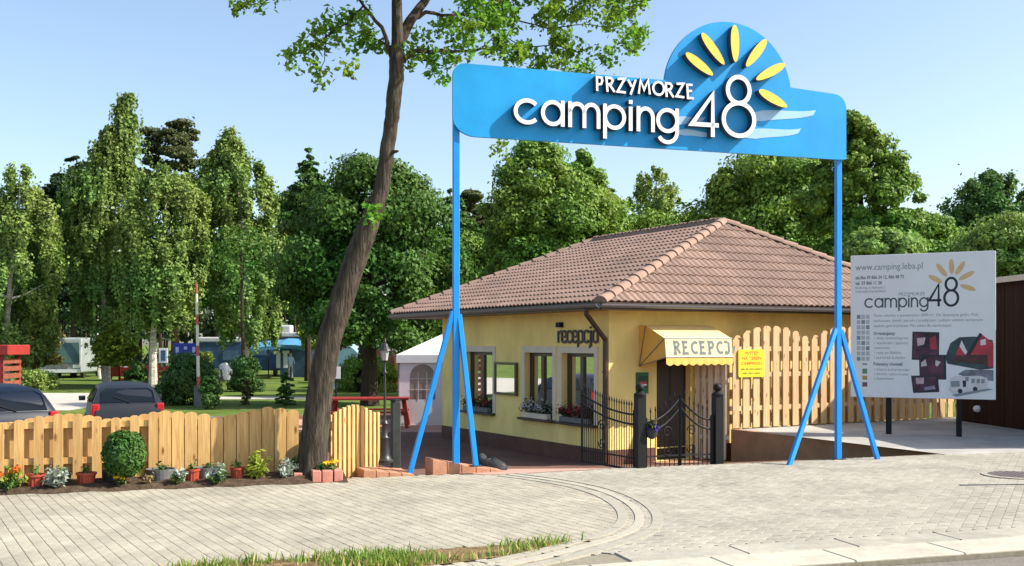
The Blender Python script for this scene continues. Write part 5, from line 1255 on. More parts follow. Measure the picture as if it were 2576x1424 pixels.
mb.add(vs, [(3*i, 3*i+3, 3*i+4, 3*i+1) for i in range(12)]+[(3*i+2, 3*i+5, 3*i+3, 3*i) for i in range(12)]); mb.build('cloth', M_can, g, world=False)
for x in (-2.1, -.4, 1.1, 2.1): MB().tube([(x, -1.15, 0), (x, -1.15, 2.0)], .04, 6).build('pole', M_barkd, g, world=False)
MB().box((.9, 1.5, 1.0), (2.2, .05, 2.0)).build('back_cloth', M_cb, g, world=False)
for px, lab in ((700, 'left white towel hanging under the blue canopy'), (718, 'right white towel hanging under the blue canopy')):
    p = at(px, 0, 71.5); g = thing('towel', lab, 'towel', (p.x, p.y, .62)); MB().box((0, 0, -.1), (.28, .03, 1.05)).build('cloth', M_white, g, world=False, bevel=.01); MB().box((-.05, .0, .46), (.62, .035, .16)).build('fold', M_white, g, world=False)
p = at(563, 0, 68); g = thing('tent', 'small rounded white tent between the two birch trunks', 'tent', (p.x, p.y, GZ))
mb = lump(.62, .7, 1.05, nz=.04, seed=2, zmin=0.0); mb.build('cloth', M_cv, g, world=False, smooth=True); MB().add([(-.2, -.72, .02), (.2, -.72, .02), (0, -.60, .72)], [(0, 1, 2)]).build('door_flap', M_potgrey, g, world=False)
# person under the canopy
p = at(731, 0, 70.4); pz = GZ
def person():
    g = thing('person', 'person in a pale blue shirt and grey trousers standing under the blue canopy', 'person', (p.x, p.y, pz), .5)
    J = [(0, 0, .93), (0, 0, 1.15), (0, 0, 1.40), (0, -.02, 1.50), (0, -.03, 1.62), (0, -.03, 1.74), (.17, 0, 1.38), (.23, -.05, 1.12), (.18, -.22, .98), (-.17, 0, 1.38), (-.24, -.02, 1.12), (-.22, -.12, .90), (.10, 0, .88), (.11, -.02, .50), (.12, .02, .08), (.12, -.12, .04), (-.10, 0, .88), (-.11, .0, .50), (-.12, .03, .08), (-.12, -.11, .04)]
    E_ = [(0, 1), (1, 2), (2, 3), (3, 4), (4, 5), (2, 6), (6, 7), (7, 8), (2, 9), (9, 10), (10, 11), (0, 12), (12, 13), (13, 14), (14, 15), (0, 16), (16, 17), (17, 18), (18, 19)]
    Rr = [.15, .14, .15, .055, .10, .085, .065, .048, .038, .065, .048, .038, .095, .068, .05, .04, .095, .068, .05, .04]
    me = bpy.data.meshes.new('body'); me.from_pydata(J, E_, []); o_ = link('body', me, g); sk = o_.modifiers.new('skin', 'SKIN'); su_ = o_.modifiers.new('sub', 'SUBSURF'); su_.levels = su_.render_levels = 1
    for i, r in enumerate(Rr): me.skin_vertices[0].data[i].radius = (r, r*.8)
    me.skin_vertices[0].data[0].use_root = True
    m_ = bpy.data.materials.new('person_clothes'); m_.use_nodes = True; t_ = m_.node_tree; b_ = t_.nodes['Principled BSDF']; b_.inputs['Roughness'].default_value = .8
    tc = t_.nodes.new('ShaderNodeTexCoord'); sx = t_.nodes.new('ShaderNodeSeparateXYZ'); rp = t_.nodes.new('ShaderNodeValToRGB'); dv = t_.nodes.new('ShaderNodeMath'); dv.operation = 'DIVIDE'; dv.inputs[1].default_value = 1.8
    t_.links.new(tc.outputs['Object'], sx.inputs[0]); t_.links.new(sx.outputs['Z'], dv.inputs[0]); t_.links.new(dv.outputs[0], rp.inputs[0]); e = rp.color_ramp; e.interpolation = 'CONSTANT'
    e.elements[0].color = (.03, .03, .03, 1); e.elements[1].position = .05; e.elements[1].color = (.30, .32, .36, 1)
    for ps, c in ((.53, (.32, .42, .58, 1)), (.83, (.50, .32, .24, 1)), (.93, (.10, .07, .05, 1))): q = e.elements.new(ps); q.color = c
    t_.links.new(rp.outputs[0], b_.inputs['Base Color']); me.materials.append(m_)
person()
# barrier, signs, rail fence
p = at(497, 0, 39); g = thing('barrier', 'raised red and white barrier pole beside the drive', 'barrier', (p.x, p.y, GZ))
MB().box((0, .1, .4), (.26, .26, .8)).build('cabinet', M_potgrey, g, world=False, bevel=.03)
b0_, b1_ = Vector((.06, -.08, .75)), Vector((-.02, -.08, 4.55))
for k in range(10): MB().tube([b0_.lerp(b1_, k/10), b0_.lerp(b1_, (k+1)/10)], .065-.002*k, 8).build('boom_section', mat('boom_cream', (.66, .63, .5), .5, .05) if k % 3 else mat('boom_red', (.40, .10, .06), .5, .05), g, world=False)
p = at(467, 0, 42); g = thing('road_sign', 'blue rectangular sign with white pictograms before the shrubs', 'sign', (p.x, p.y, GZ))
for x in (-.35, .35): MB().tube([(x, .03, 0), (x, .03, 2.3)], .03, 6).build('post', M_castgrey, g, world=False)
MB().box((0, 0, 2.07), (.95, .03, .58)).build('plate', mat('sign_navy', (.012, .03, .30), .4, .05), g, world=False, bevel=.005, seg=1)
for x in (-.33, .0, .33): MB().box((x, -.02, 2.10 if x else 2.17), (.12, .008, .22 if x else .12)).build('pictogram', mat('sign_pale', (.45, .5, .7), .5, .05), g, world=False); MB().box((x+.02, -.02, 1.9), (.16, .008, .05)).build('pictogram', mat('sign_pale', (0, 0, 0)), g, world=False)
p = at(463, 0, 40.5); g = thing('road_sign', 'small round white sign with a red rim below the blue sign', 'sign', (p.x, p.y, GZ))
MB().tube([(0, .03, 0), (0, .03, 1.9)], .025, 6).build('post', M_castgrey, g, world=False); cp_ = [(.24*math.cos(a), .24*math.sin(a)) for a in [2*PI*k/20 for k in range(20)]]
MB().prism(cp_, (0, 0, 1.66), Vector((1, 0, 0)), UP, Vector((0, -1, 0)), 0, .02).build('rim', mat('sign_rim_red', (.38, .16, .18), .5, .05), g, world=False); MB().prism([(x*.75, y*.75) for x, y in cp_], (0, 0, 1.66), Vector((1, 0, 0)), UP, Vector((0, -1, 0)), .021, .025).build('face', M_white, g, world=False)
text('15', .2, Vector((p.x, p.y-.027, GZ+1.59)), Vector((1, 0, 0)), UP, Vector((0, -1, 0)), .0, M_iron, g, 'lettering', 'CENTER')
p = at(411, 0, 44); g = thing('notice_sign', 'small white framed notice on a post by the rail fence', 'notice', (p.x, p.y, GZ)); MB().tube([(0, .04, 0), (0, .04, 1.9)], .03, 6).build('post', M_castgrey, g, world=False); MB().box((0, 0, 1.85), (.36, .04, .62)).build('frame', M_white, g, world=False); MB().box((0, -.025, 1.85), (.2, .012, .44)).build('notice', M_cb, g, world=False)
p = at(845, 0, 33); g = thing('notice_board', 'small white notice on a dark post just right of the tree trunk', 'notice', (p.x, p.y, GZ+.02)); MB().tube([(0, .03, 0), (0, .03, 1.45)], .03, 6).build('post', M_iron, g, world=False); MB().box((0, 0, 1.42), (.28, .03, .38)).build('plate', M_white, g, world=False)
a, b = at(300, 0, 62), at(420, 0, 62); g = thing('rail_fence', 'low red brown rail fence across the lawn beside the motorhome', 'fence', (a.x, a.y, GZ)); L_ = b.x-a.x
for z in (.25, .55, .85): MB().box((L_/2, 0, z), (L_, .06, .2 if z > .6 else .12)).build('rail', M_red, g, world=False)
for x in np.linspace(0, L_, 6): MB().box((x, .05, .5), (.12, .08, 1.1)).build('post', M_red, g, world=False)
p = at(905, 0, 55); g = thing('tent', 'pale green tent half hidden behind the tree trunks', 'tent', (p.x-.6, p.y, GZ)); mb = MB(); mb.prism([(-1.0, 0), (1.0, 0), (.8, 1.6), (0, 2.3), (-.8, 1.6)], (0, 0, 0), Vector((1, 0, 0)), UP, Vector((0, 1, 0)), 0, 2.5); mb.build('cloth', mat('tent_teal', (.24, .42, .45), .7, .1, 3), g, world=False); MB().poly([(-.25, .02), (.25, .02), (0, 1.5)], (0, -.01, 0), Vector((1, 0, 0)), UP).build('door_flap', M_cb, g, world=False)
caravan('white caravan far back between the lamp post and the tree trunk', 940, 62, 3.4, 2.5, .1, M_cv)
p = at(960, 0, 52); g = thing('tent', 'orange brown tent behind the lantern of the lamp post', 'tent', (p.x, p.y, GZ)); mb = MB(); mb.prism([(-.7, 0), (.7, 0), (.62, 1.7), (0, 2.4), (-.62, 1.7)], (0, 0, 0), Vector((1, 0, 0)), UP, Vector((0, 1, 0)), 0, 2); mb.build('cloth', mat('tent_orange', (.40, .13, .05), .7, .1, 3), g, world=False); MB().poly([(-.2, .02), (.2, .02), (0, 1.5)], (0, -.01, 0), Vector((1, 0, 0)), UP).build('door_flap', M_potblack, g, world=False)
# ------------------------------------------------------------------ trees
L_bro = leafmat('leaf_broad', (.16, .275, .035), .32, .035, .4, .25); L_brd = leafmat('leaf_broad_shaded', (.075, .16, .022), .38, .03, .35, .25)  # second set: the maple's shade is put into a darker leaf colour
L_bir = leafmat('leaf_birch', (.185, .28, .06), .32, .035, .4, .25); L_brl = leafmat('leaf_light', (.23, .33, .07), .38, .03, .35, .3)
L_con = leafmat('leaf_spruce', (.095, .195, .045), .38, .03, .35, .3); L_pin = leafmat('leaf_pine', (.10, .125, .045), .45, .03, .35, .3)
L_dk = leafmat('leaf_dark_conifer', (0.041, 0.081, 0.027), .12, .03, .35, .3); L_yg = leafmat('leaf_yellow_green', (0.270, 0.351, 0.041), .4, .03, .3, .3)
L_rh = leafmat('leaf_shrub', (.06, .135, .025), .25, .03, .35, .6); L_main = leafmat('leaf_main_tree', (.16, .31, .03), .55, .03, .4, 1.2); L_brn = leafmat('leaf_brownish', (0.162, 0.162, 0.041), .3, .03, .35, .4)
def crown_points(prof, Y, n_puff, inner=.45):
    ys = [q[0] for q in prof]; out = []
    xl = [q[1] for q in prof]; xr = [q[2] for q in prof]
    wts = np.array([max(.05, b-a) for _, a, b in prof], float)
    k = 0
    while len(out) < n_puff:
        y = RNG.uniform(ys[0], ys[-1]); a, b = np.interp(y, ys, xl), np.interp(y, ys, xr); hw = (b-a)/2
        if RNG.uniform(0, wts.max()) > hw*2+wts.max()*.12: continue
        ph = RNG.uniform(0, 2*PI); r = (inner+(1-inner)*RNG.uniform()**.6)
        hw *= RNG.uniform(.84, 1.1); x = (a+b)/2+hw*r*math.cos(ph); dy = hw/F*Y*.85*r*math.sin(ph)
        c = at(x, y, Y); out.append((c.x, c.y+dy, c.z, math.cos(ph), math.sin(ph), hw/F*Y))
    return np.array(out)
def crown(g, prof, Y, m, style='puff', npuff=90, rp=.12, nleaf=9000, size=.3, inner=.32, name='crown', asp=.6):
    nleaf = int(nleaf*3.7); npuff = int(npuff*dict(pad=1.0, puff=1.35, feather=.8, droop=1.1).get(style, 1.7)); size *= .86; rp *= 1.2
    P = crown_points(prof, Y, npuff, inner); Cs, Ns = [], []
    per = max(4, nleaf//npuff); maxhw = max(q[5] for q in P)
    for x, y, z, cx_, cy_, hw in P:
        r = rp*maxhw*2*RNG.uniform(.45, 1.5)
        r = min(r, max(.25, hw*.8)) if style != 'droop' else r
        if style == 'puff':
            C, N = ballpts(per, (r, r, r*.72), (x, y, z), .12); N = N*1.0+np.array([cx_*.4, cy_*.4, .45])+RNG.normal(0, .25, (per, 3))
        elif style == 'droop':                    # hanging strands
            ns = max(2, per//14); C = []; 
            for _ in range(ns):
                ox, oy = RNG.normal(0, r*.55, 2); Lh = RNG.uniform(.5, 1.6)*r*1.8; f = RNG.uniform(0, 1, 14)
                C.append(np.stack([x+ox+cx_*f*.25*r+RNG.normal(0, .05*r, 14), y+oy+cy_*f*.25*r+RNG.normal(0, .05*r, 14), z+r*.3-f*Lh], 1))
            C = np.concatenate(C); N = np.tile([cx_*.9, cy_*.9, .5], (len(C), 1))+RNG.normal(0, .3, (len(C), 3))
        elif style == 'feather':                  # soft upright tufts with a few hanging twigs
            q = RNG.normal(0, .42, (per, 3))*np.array([r*.75, r*.75, r*1.2]); hang = RNG.uniform(0, 1, per) < .35; q[hang, 2] -= RNG.uniform(.2, 1.5, hang.sum())*r; q[hang, :2] *= .45
            C = np.array([x, y, z])+q; N = q/max(r, .01)*.5+np.array([cx_*.7, cy_*.7, .5])+RNG.normal(0, .3, (per, 3))
        elif style == 'spike':                    # rising sprays
            f = RNG.uniform(0, 1, per); q = RNG.normal(0, 1, (per, 3))*r*.32*(1-.6*f)[:, None]
            C = np.stack([x+cx_*r*f*.7, y+cy_*r*f*.7, z+r*f*1.1], 1)+q; N = np.tile([cx_*.6, cy_*.6, .6], (per, 1))
        elif style == 'bough':                    # conifer boughs, drooping outward
            f = RNG.uniform(0, 1, per); wv = RNG.normal(0, .3, per)*r*(1-f*.6)
            C = np.stack([x+cx_*r*(f-.5)*1.8-cy_*wv, y+cy_*r*(f-.5)*1.8+cx_*wv, z-.35*r*f+RNG.normal(0, .10, per)*r], 1); N = np.tile([cx_*.3, cy_*.3, 1.], (per, 1))
        elif style == 'pad':
            C, N = ballpts(per, (r*1.2, r*1.2, r*.42), (x, y, z), .15); N = N+np.array([0, 0, .6])
        far = RNG.uniform(0, 1, len(C)) < .04; C[far] += RNG.normal(0, .28*r, (int(far.sum()), 3))
        Cs.append(C); Ns.append(N)
    return leafcloud(name, np.concatenate(Cs), np.concatenate(Ns), size, m, g, asp, .55)
def trunk(g, pts, r0, r1, m, limbs=(), name='trunk', n=8):
    k = len(pts); mb = MB(); rad = [r0+(r1-r0)*i/(k-1) for i in range(k)]; rad[0] *= 1.25; mb.tube(pts, rad, n)
    for a, b, r in limbs:
        a, b = Vector(a), Vector(b); c = (a+b)/2+Vector((0, 0, -.06*(b-a).length)); mb.tube([a, c, b], [r, r*.7, r*.3], 6)
    return mb.build(name, m, g, smooth=True)
def tree(name, label, prof, Y, m, style, bark, base_px=None, r0=.2, group=None, limbs=5, gz=GZ, cat='tree', **k):
    top = prof[0]; bx = base_px if base_px is not None else (prof[-1][1]+prof[-1][2])/2
    b = at(bx, 0, Y); b.z = gz; t_ = at((top[1]+top[2])/2, top[0]+8, Y); g = thing(name, label, cat, tuple(b), 0, group)
    mids = []
    for f in (0, .25, .5, .75, 1):
        z = b.z+(t_.z-b.z)*f; y = HY-(z-EYE)*F/Y
        xm = bx if y > prof[-1][0] else np.interp(y, [q[0] for q in prof], [(q[1]+q[2])/2 for q in prof])
        w_ = min(1, f*1.6); mids.append(Vector((b.x*(1-w_)+((xm-CX)/F*Y)*w_, Y, z)))
    lb = []
    for i in range(limbs):
        f = random.uniform(.3, .85); j = min(3, int(f*4)); a = mids[j].lerp(mids[j+1], f*4-j); y = HY-(a.z-EYE)*F/Y
        hw = np.interp(y, [q[0] for q in prof], [(q[2]-q[1])/2 for q in prof])/F*Y*.7; an = random.uniform(0, 2*PI)
        lb.append((a, a+Vector((math.cos(an)*hw, math.sin(an)*hw, hw*(.5 if style != 'bough' else -.1))), r0*.35))
    trunk(g, mids, r0, r0*.12, bark, lb)
    crown(g, prof, Y, m, style, **k)
    return g
# far row
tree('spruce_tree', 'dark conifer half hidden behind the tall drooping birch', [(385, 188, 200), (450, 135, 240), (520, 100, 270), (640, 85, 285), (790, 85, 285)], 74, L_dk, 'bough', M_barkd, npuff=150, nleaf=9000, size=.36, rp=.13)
tree('pine_tree', 'tall pine with a flat dark umbrella crown above the birches', [(306, 430, 475), (340, 372, 500), (385, 352, 515), (430, 345, 520), (470, 360, 515), (520, 380, 520)], 84, L_pin, 'pad', M_pinebark, base_px=440, r0=.28, npuff=84, nleaf=8500, size=.32, rp=.085, inner=.15)
tree('spruce_tree', 'slender light green spruce with a thin leader left of the leaning trunk', [(365, 773, 777), (430, 752, 800), (500, 722, 840), (560, 710, 850), (640, 700, 850), (760, 700, 850)], 66, L_con, 'bough', M_barkd, npuff=170, nleaf=9500, size=.30, rp=.12)
tree('spruce_tree', 'small spruce top seen just left of the left sign post', [(470, 1128, 1134), (540, 1095, 1180), (640, 1085, 1220), (760, 1080, 1230)], 74, L_con, 'bough', M_barkd, npuff=110, nleaf=7000, size=.34, rp=.13)
tree('pine_tree', 'brownish pine top just right of the left sign post', [(478, 1175, 1195), (520, 1152, 1225), (580, 1140, 1245), (700, 1140, 1260)], 78, L_pin, 'pad', M_pinebark, npuff=60, nleaf=6000, size=.34, rp=.14)
tree('spruce_tree', 'thin dark spruce top behind the round leafy tree', [(440, 1510, 1516), (490, 1490, 1540), (560, 1478, 1575), (680, 1470, 1590)], 62, L_con, 'bough', M_barkd, npuff=100, nleaf=6500, size=.28, rp=.12)
tree('poplar_tree', 'sparse pale tree with two thin tops behind the roof', [(430, 1640, 1660), (480, 1600, 1700), (545, 1580, 1722), (620, 1575, 1735), (700, 1570, 1740)], 64, L_brl, 'spike', M_barkd, npuff=85, nleaf=5200, size=.22, rp=.10, inner=.2)
tree('spruce_tree', 'dark tree with a spiky top at the far right edge', [(437, 2478, 2484), (490, 2445, 2545), (540, 2400, 2610), (600, 2390, 2650), (690, 2400, 2650)], 56, L_con, 'spike', M_barkd, npuff=100, nleaf=9000, size=.26, rp=.10)
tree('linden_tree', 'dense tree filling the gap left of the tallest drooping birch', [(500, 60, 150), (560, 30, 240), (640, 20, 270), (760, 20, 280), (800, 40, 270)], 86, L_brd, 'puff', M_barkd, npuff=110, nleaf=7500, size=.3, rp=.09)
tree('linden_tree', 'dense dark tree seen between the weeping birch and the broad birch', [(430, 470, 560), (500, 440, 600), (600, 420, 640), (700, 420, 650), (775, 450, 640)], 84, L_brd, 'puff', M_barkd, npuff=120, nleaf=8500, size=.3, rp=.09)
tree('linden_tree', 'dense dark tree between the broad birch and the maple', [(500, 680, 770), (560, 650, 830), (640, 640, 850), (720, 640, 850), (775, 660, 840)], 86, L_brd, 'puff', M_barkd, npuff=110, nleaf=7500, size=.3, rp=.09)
# birches and left trees
tree('birch_tree', 'leafy birch at the left edge of the photo', [(430, 30, 70), (500, -20, 120), (560, -60, 162), (650, -90, 150), (760, -90, 140), (880, -90, 120)], 56, L_bir, 'feather', M_birch, npuff=170, nleaf=15000, size=.25, rp=.075)
tree('birch_tree', 'tallest drooping birch with a narrow leaning top', [(228, 322, 330), (290, 288, 334), (360, 238, 337), (440, 192, 342), (520, 165, 345), (620, 155, 330), (700, 190, 312), (780, 200, 310), (870, 235, 300)], 60, L_bir, 'droop', M_birch, base_px=268, r0=.22, npuff=230, nleaf=15000, size=.24, rp=.085, inner=.2)
tree('birch_tree', 'rounded weeping birch below the pine', [(432, 398, 448), (470, 340, 498), (540, 308, 520), (620, 300, 520), (700, 300, 510), (800, 320, 490)], 55, L_bir, 'feather', M_birch, base_px=385, r0=.2, npuff=210, nleaf=14500, size=.23, rp=.09)
tree('birch_tree', 'broad tall birch right of the weeping one', [(335, 566, 588), (400, 525, 640), (470, 505, 692), (560, 500, 720), (660, 508, 730), (760, 520, 740), (840, 560, 730)], 58, L_bir, 'feather', M_birch, base_px=612, r0=.2, npuff=260, nleaf=15000, size=.24, rp=.07, inner=.2)
tree('maple_tree', 'big shaded maple behind the leaning trunk', [(405, 900, 960), (440, 852, 1040), (500, 800, 1100), (560, 742, 1140), (640, 705, 1150), (720, 690, 1152), (800, 730, 1140), (858, 800, 1110)], 40, L_brd, 'puff', M_barkd, base_px=930, r0=.3, npuff=210, nleaf=19000, size=.20, rp=.075)
tree('maple_tree', 'round leafy tree under the middle of the blue sign', [(352, 1335, 1380), (385, 1292, 1405), (430, 1268, 1440), (480, 1240, 1500), (540, 1222, 1545), (600, 1220, 1560), (720, 1215, 1570)], 46, L_bro, 'puff', M_barkd, npuff=190, nleaf=16000, size=.22, rp=.08)
tree('maple_tree', 'smaller leafy tree joined to the right of the round one', [(383, 1452, 1470), (430, 1430, 1498), (500, 1415, 1548), (560, 1420, 1580), (680, 1420, 1600)], 50, L_bro, 'puff', M_barkd, npuff=110, nleaf=9500, size=.23, rp=.11)
tree('chestnut_tree', 'big dark leafy tree under the right end of the blue sign', [(385, 1880, 2060), (430, 1812, 2110), (490, 1772, 2125), (540, 1735, 2125), (600, 1742, 2125), (700, 1780, 2125)], 40, L_bro, 'puff', M_barkd, npuff=200, nleaf=18000, size=.20, rp=.075)
tree('chestnut_tree', 'big bright leafy tree rising right of the right sign post', [(288, 2122, 2146), (330, 2085, 2200), (400, 2045, 2252), (470, 2030, 2296), (540, 2030, 2308), (620, 2050, 2300), (740, 2080, 2290)], 34, L_bro, 'puff', M_barkd, npuff=220, nleaf=19000, size=.18, rp=.07)
tree('maple_tree', 'lower leafy tree behind the top of the information board', [(535, 2300, 2360), (580, 2235, 2412), (640, 2200, 2430), (740, 2200, 2450)], 44, L_bro, 'puff', M_barkd, npuff=110, nleaf=10000, size=.2, rp=.09)
tree('hazel_bush', 'bright green bush behind the roof edge of the dark shed', [(560, 2485, 2610), (600, 2425, 2650), (660, 2400, 2665), (760, 2400, 2665)], 31, L_brl, 'puff', M_barkd, npuff=100, nleaf=9000, size=.15, rp=.09, cat='bush')
tree('hazel_bush', 'bright bush between the big tree and the information board', [(585, 2150, 2250), (620, 2120, 2300), (680, 2110, 2330), (760, 2110, 2330)], 29, L_brl, 'puff', M_barkd, npuff=80, nleaf=7000, size=.15, rp=.1, cat='bush')
tree('maple_tree', 'leafy tree filling the gap behind the left slope of the roof', [(600, 1130, 1210), (650, 1090, 1260), (720, 1075, 1300), (800, 1060, 1320), (850, 1070, 1300)], 52, L_bro, 'puff', M_barkd, npuff=110, nleaf=9500, size=.22, rp=.09)
tree('hazel_bush', 'leafy bush low behind the ridge of the roof', [(545, 1620, 1700), (590, 1540, 1760), (660, 1500, 1800), (740, 1500, 1800)], 50, L_bro, 'puff', M_barkd, npuff=90, nleaf=8000, size=.22, rp=.09, cat='bush')
# shrubs on the lawn
def shrub(label, prof, Y, m, style='puff', n=3500, size=.11, np_=40, name='shrub', rp=.14):
    Y = min(62, (EYE-GZ)*F/max(20, prof[-1][0]-HY)) if Y < 56 else Y
    return tree(name, label, prof, Y, m, style, M_barkd, r0=.05, limbs=3, cat='shrub', npuff=np_, nleaf=n, size=size, rp=rp, inner=.2)
shrub('brownish green bush at the left edge behind the red kiosk', [(725, 20, 90), (770, -20, 145), (850, -40, 150), (925, -40, 140)], 50, L_brn, n=9000, size=.2, np_=90, name='bush', rp=.09)
shrub('light green drooping conifer beside the motorhome', [(810, 286, 300), (840, 265, 325), (880, 245, 345), (915, 250, 350)], 58, L_yg, 'bough', 5000, .2, 90, 'conifer_bush')
shrub('dark broad rhododendron left of the barrier pole', [(892, 440, 495), (925, 415, 530), (975, 395, 535), (1018, 395, 525)], 36, L_rh, n=6000, size=.13, np_=80, name='bush', rp=.12)
shrub('bright green bush beside the foot of the barrier pole', [(885, 485, 520), (910, 470, 535), (945, 480, 540)], 37.5, L_yg, n=2200, size=.12)
shrub('rounded dark thuja by the edge of the car park', [(950, 518, 540), (980, 503, 556), (1010, 508, 550), (1030, 520, 535)], 35.2, L_rh, n=3000, size=.09, np_=50)
shrub('small young spruce on the lawn left of the leaning trunk', [(928, 716, 722), (960, 704, 736), (1000, 698, 742), (1020, 700, 740)], 37, L_con, 'bough', 1800, .1, 40, 'spruce_bush')
shrub('slender young conifer on the lawn below the birch trunks', [(955, 617, 623), (985, 608, 632), (1018, 606, 636)], 38, L_brn, 'bough', 1300, .1, 30, 'spruce_bush')
shrub('dark bush under the small white tent', [(900, 590, 640), (930, 575, 660), (985, 580, 655)], 46, L_rh, n=3200, size=.14)
shrub('dark green shrub between the cars on the lawn edge', [(915, 330, 352), (940, 318, 365), (975, 320, 368)], 50, L_rh, n=2200, size=.14)
shrub('low yellow green hedge beside the red kiosk', [(935, 60, 100), (950, 45, 135), (980, 50, 140)], 52, L_brl, n=2600, size=.15, name='hedge')
shrub('yellow leaved bush beside the top of the blue canopy', [(805, 775, 800), (830, 755, 815), (870, 750, 815)], 70, L_yg, n=2600, size=.22)
shrub('green bush under the maple left of the lamp post', [(905, 870, 930), (935, 850, 950), (985, 850, 950)], 46, L_bro, n=3200, size=.14)
shrub('hedge of bright leaves behind the lamp post', [(905, 925, 985), (930, 915, 1000), (985, 915, 1000)], 50, L_yg, n=3000, size=.15)
# single trunks standing in the wood behind the lawn
def stem(name, label, x0, y0, x1, y1, wpx, m, group=None, Y=None):
    Y = Y or (EYE-GZ)*F/(y0-HY); b = at(x0, 0, Y); b.z = GZ; t_ = at(x1, y1, Y); r = wpx/2/F*Y
    g = thing(name, label, 'tree', tuple(b), 0, group); pm = b.lerp(t_, .5)+Vector((random.uniform(-.1, .1), 0, 0)); top = t_+(t_-b)*.9
    trunk(g, [b, pm, t_, top], r, r*.45, m); C, N = ballpts(900, (1.9, 1.9, 1.4), tuple(top), .3); leafcloud('crown', C, N+np.array([0, 0, .4]), .2, L_brd if m is not M_birch else L_bir, g)
stem('birch_tree', 'white birch trunk leaning right before the first caravan', 545, 935, 562, 825, 9, M_birch)
stem('birch_tree', 'white birch trunk leaning right beside the small white tent', 592, 946, 602, 840, 10, M_birch)
stem('birch_tree', 'pale birch trunk on the lawn right of the leaning tree', 884, 965, 872, 800, 9, M_birch)
stem('maple_tree', 'dark bare trunk before the left end of the blue canopy', 611, 984, 609, 800, 13, M_barkd)
stem('pine_tree', 'thick lit pine trunk left of the blue road sign', 379, 945, 384, 770, 15, M_pinebark)
stem('maple_tree', 'dark trunk on the lawn right of the pale birch trunk', 908, 985, 915, 800, 16, M_barkd)
stem('birch_tree', 'pale thin trunk close to the light green conifer', 250, 952, 246, 780, 8, M_birch)
stem('maple_tree', 'dark trunk with a pale foot behind the grey car', 268, 940, 276, 800, 14, M_barkd)
xs_ = [148, 166, 196, 215, 318, 336, 352, 402, 421, 445, 468, 512, 640, 662, 685, 716, 742, 764, 868, 892, 948, 975]
for k, x in enumerate(xs_):
    stem('pine_tree', 'bare brown pine trunk in the shade of the wood behind the lawn', x, 922+random.uniform(-5, 3), x+random.uniform(-3, 3), 800, random.uniform(5, 9), M_pinebark, 'pine trunks in the shaded wood behind the lawn')
# the wood itself, one mass
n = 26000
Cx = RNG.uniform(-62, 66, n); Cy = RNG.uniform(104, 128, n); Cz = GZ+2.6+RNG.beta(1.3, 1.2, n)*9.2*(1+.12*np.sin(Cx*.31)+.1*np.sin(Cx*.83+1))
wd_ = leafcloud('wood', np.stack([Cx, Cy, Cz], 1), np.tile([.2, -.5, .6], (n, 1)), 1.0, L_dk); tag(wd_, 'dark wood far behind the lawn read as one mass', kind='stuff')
mb = MB()
for i in range(240):
    x, y = random.uniform(-62, 66), random.uniform(102, 128); mb.tube([(x, y, GZ), (x+random.uniform(-.2, .2), y, GZ+6)], [.2, .14], 5, cap=False)
tag(mb.build('wood_trunks', M_barkd), 'trunks of the dark wood far behind the lawn', kind='stuff')
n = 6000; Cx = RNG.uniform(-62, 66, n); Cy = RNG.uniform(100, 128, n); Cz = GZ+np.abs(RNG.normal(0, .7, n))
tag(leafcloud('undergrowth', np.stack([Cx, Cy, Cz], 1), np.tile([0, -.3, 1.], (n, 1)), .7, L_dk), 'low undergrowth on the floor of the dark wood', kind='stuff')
# ------------------------------------------------------------------ the leaning tree at the entrance
TY = 12.85; ppm = F/TY
tp = [(779, 1180, 41), (786, 1140, 37.3), (794, 1080, 34.6), (804, 1000, 32.8), (815, 920, 31.9), (829, 848, 30.9), (858, 760, 30.0), (885, 678, 29.1), (917, 594, 27.8), (941, 526, 23.0), (960, 475, 18.7), (974, 382, 18.2), (984, 310, 18.2), (991, 254, 18.7), (998, 180, 19.2), (1000, 130, 18.2), (999, 60, 13.9), (1000, -40, 12.0), (1004, -200, 10.1), (1012, -380, 6.7)]
g = thing('roadside_tree', 'tall leaning tree with a bare curved trunk and light green leaves at the fence corner', 'tree', (at(783, 0, TY).x, TY, 0))
mb = MB(); pts = [at(x, y, TY) for x, y, w_ in tp]; pts[0].z = -.05
P2_, R2_ = [], []
for i in range(len(pts)-1):
    for q in range(4): f = q/4; P2_.append(pts[i].lerp(pts[i+1], f)+Vector((random.uniform(-.008, .008), random.uniform(-.008, .008), 0))); R2_.append((tp[i][2]*(1-f)+tp[i+1][2]*f)/ppm*random.uniform(.975, 1.03))
P2_.append(pts[-1]); R2_.append(tp[-1][2]/ppm)
mb.tube(P2_, R2_, 20)
tr_ = mb.build('trunk', M_bark, g, smooth=True)
def B(x, y, d=0): return at(x, y, TY+d)
def limb(path, r0, r1):
    p = [B(*q) for q in path]; k = len(p); q_ = []; 
    for i in range(k-1):
        for s_ in range(3): q_.append(p[i].lerp(p[i+1], s_/3)+Vector((random.uniform(-1, 1), random.uniform(-1, 1), random.uniform(-1, 1)))*.012)
    q_.append(p[-1]); n_ = len(q_); m_ = MB(); m_.tube(q_, [r0+(r1-r0)*i/(n_-1) for i in range(n_)], 7); m_.build('branch', M_barkd, g, smooth=True)
limb([(1002, 110, 0), (1030, 55, .1), (1070, 5, .3), (1120, -80, .6), (1200, -200, .9)], .075, .03)
limb([(1040, 48, .15), (1073, 30, .3), (1130, 40, .6), (1219, 31, 1.3), (1290, 48, 1.9)], .03, .008)
limb([(1219, 31, 1.3), (1260, 0, 1.6), (1330, -40, 2.1), (1430, -60, 2.5)], .02, .006)
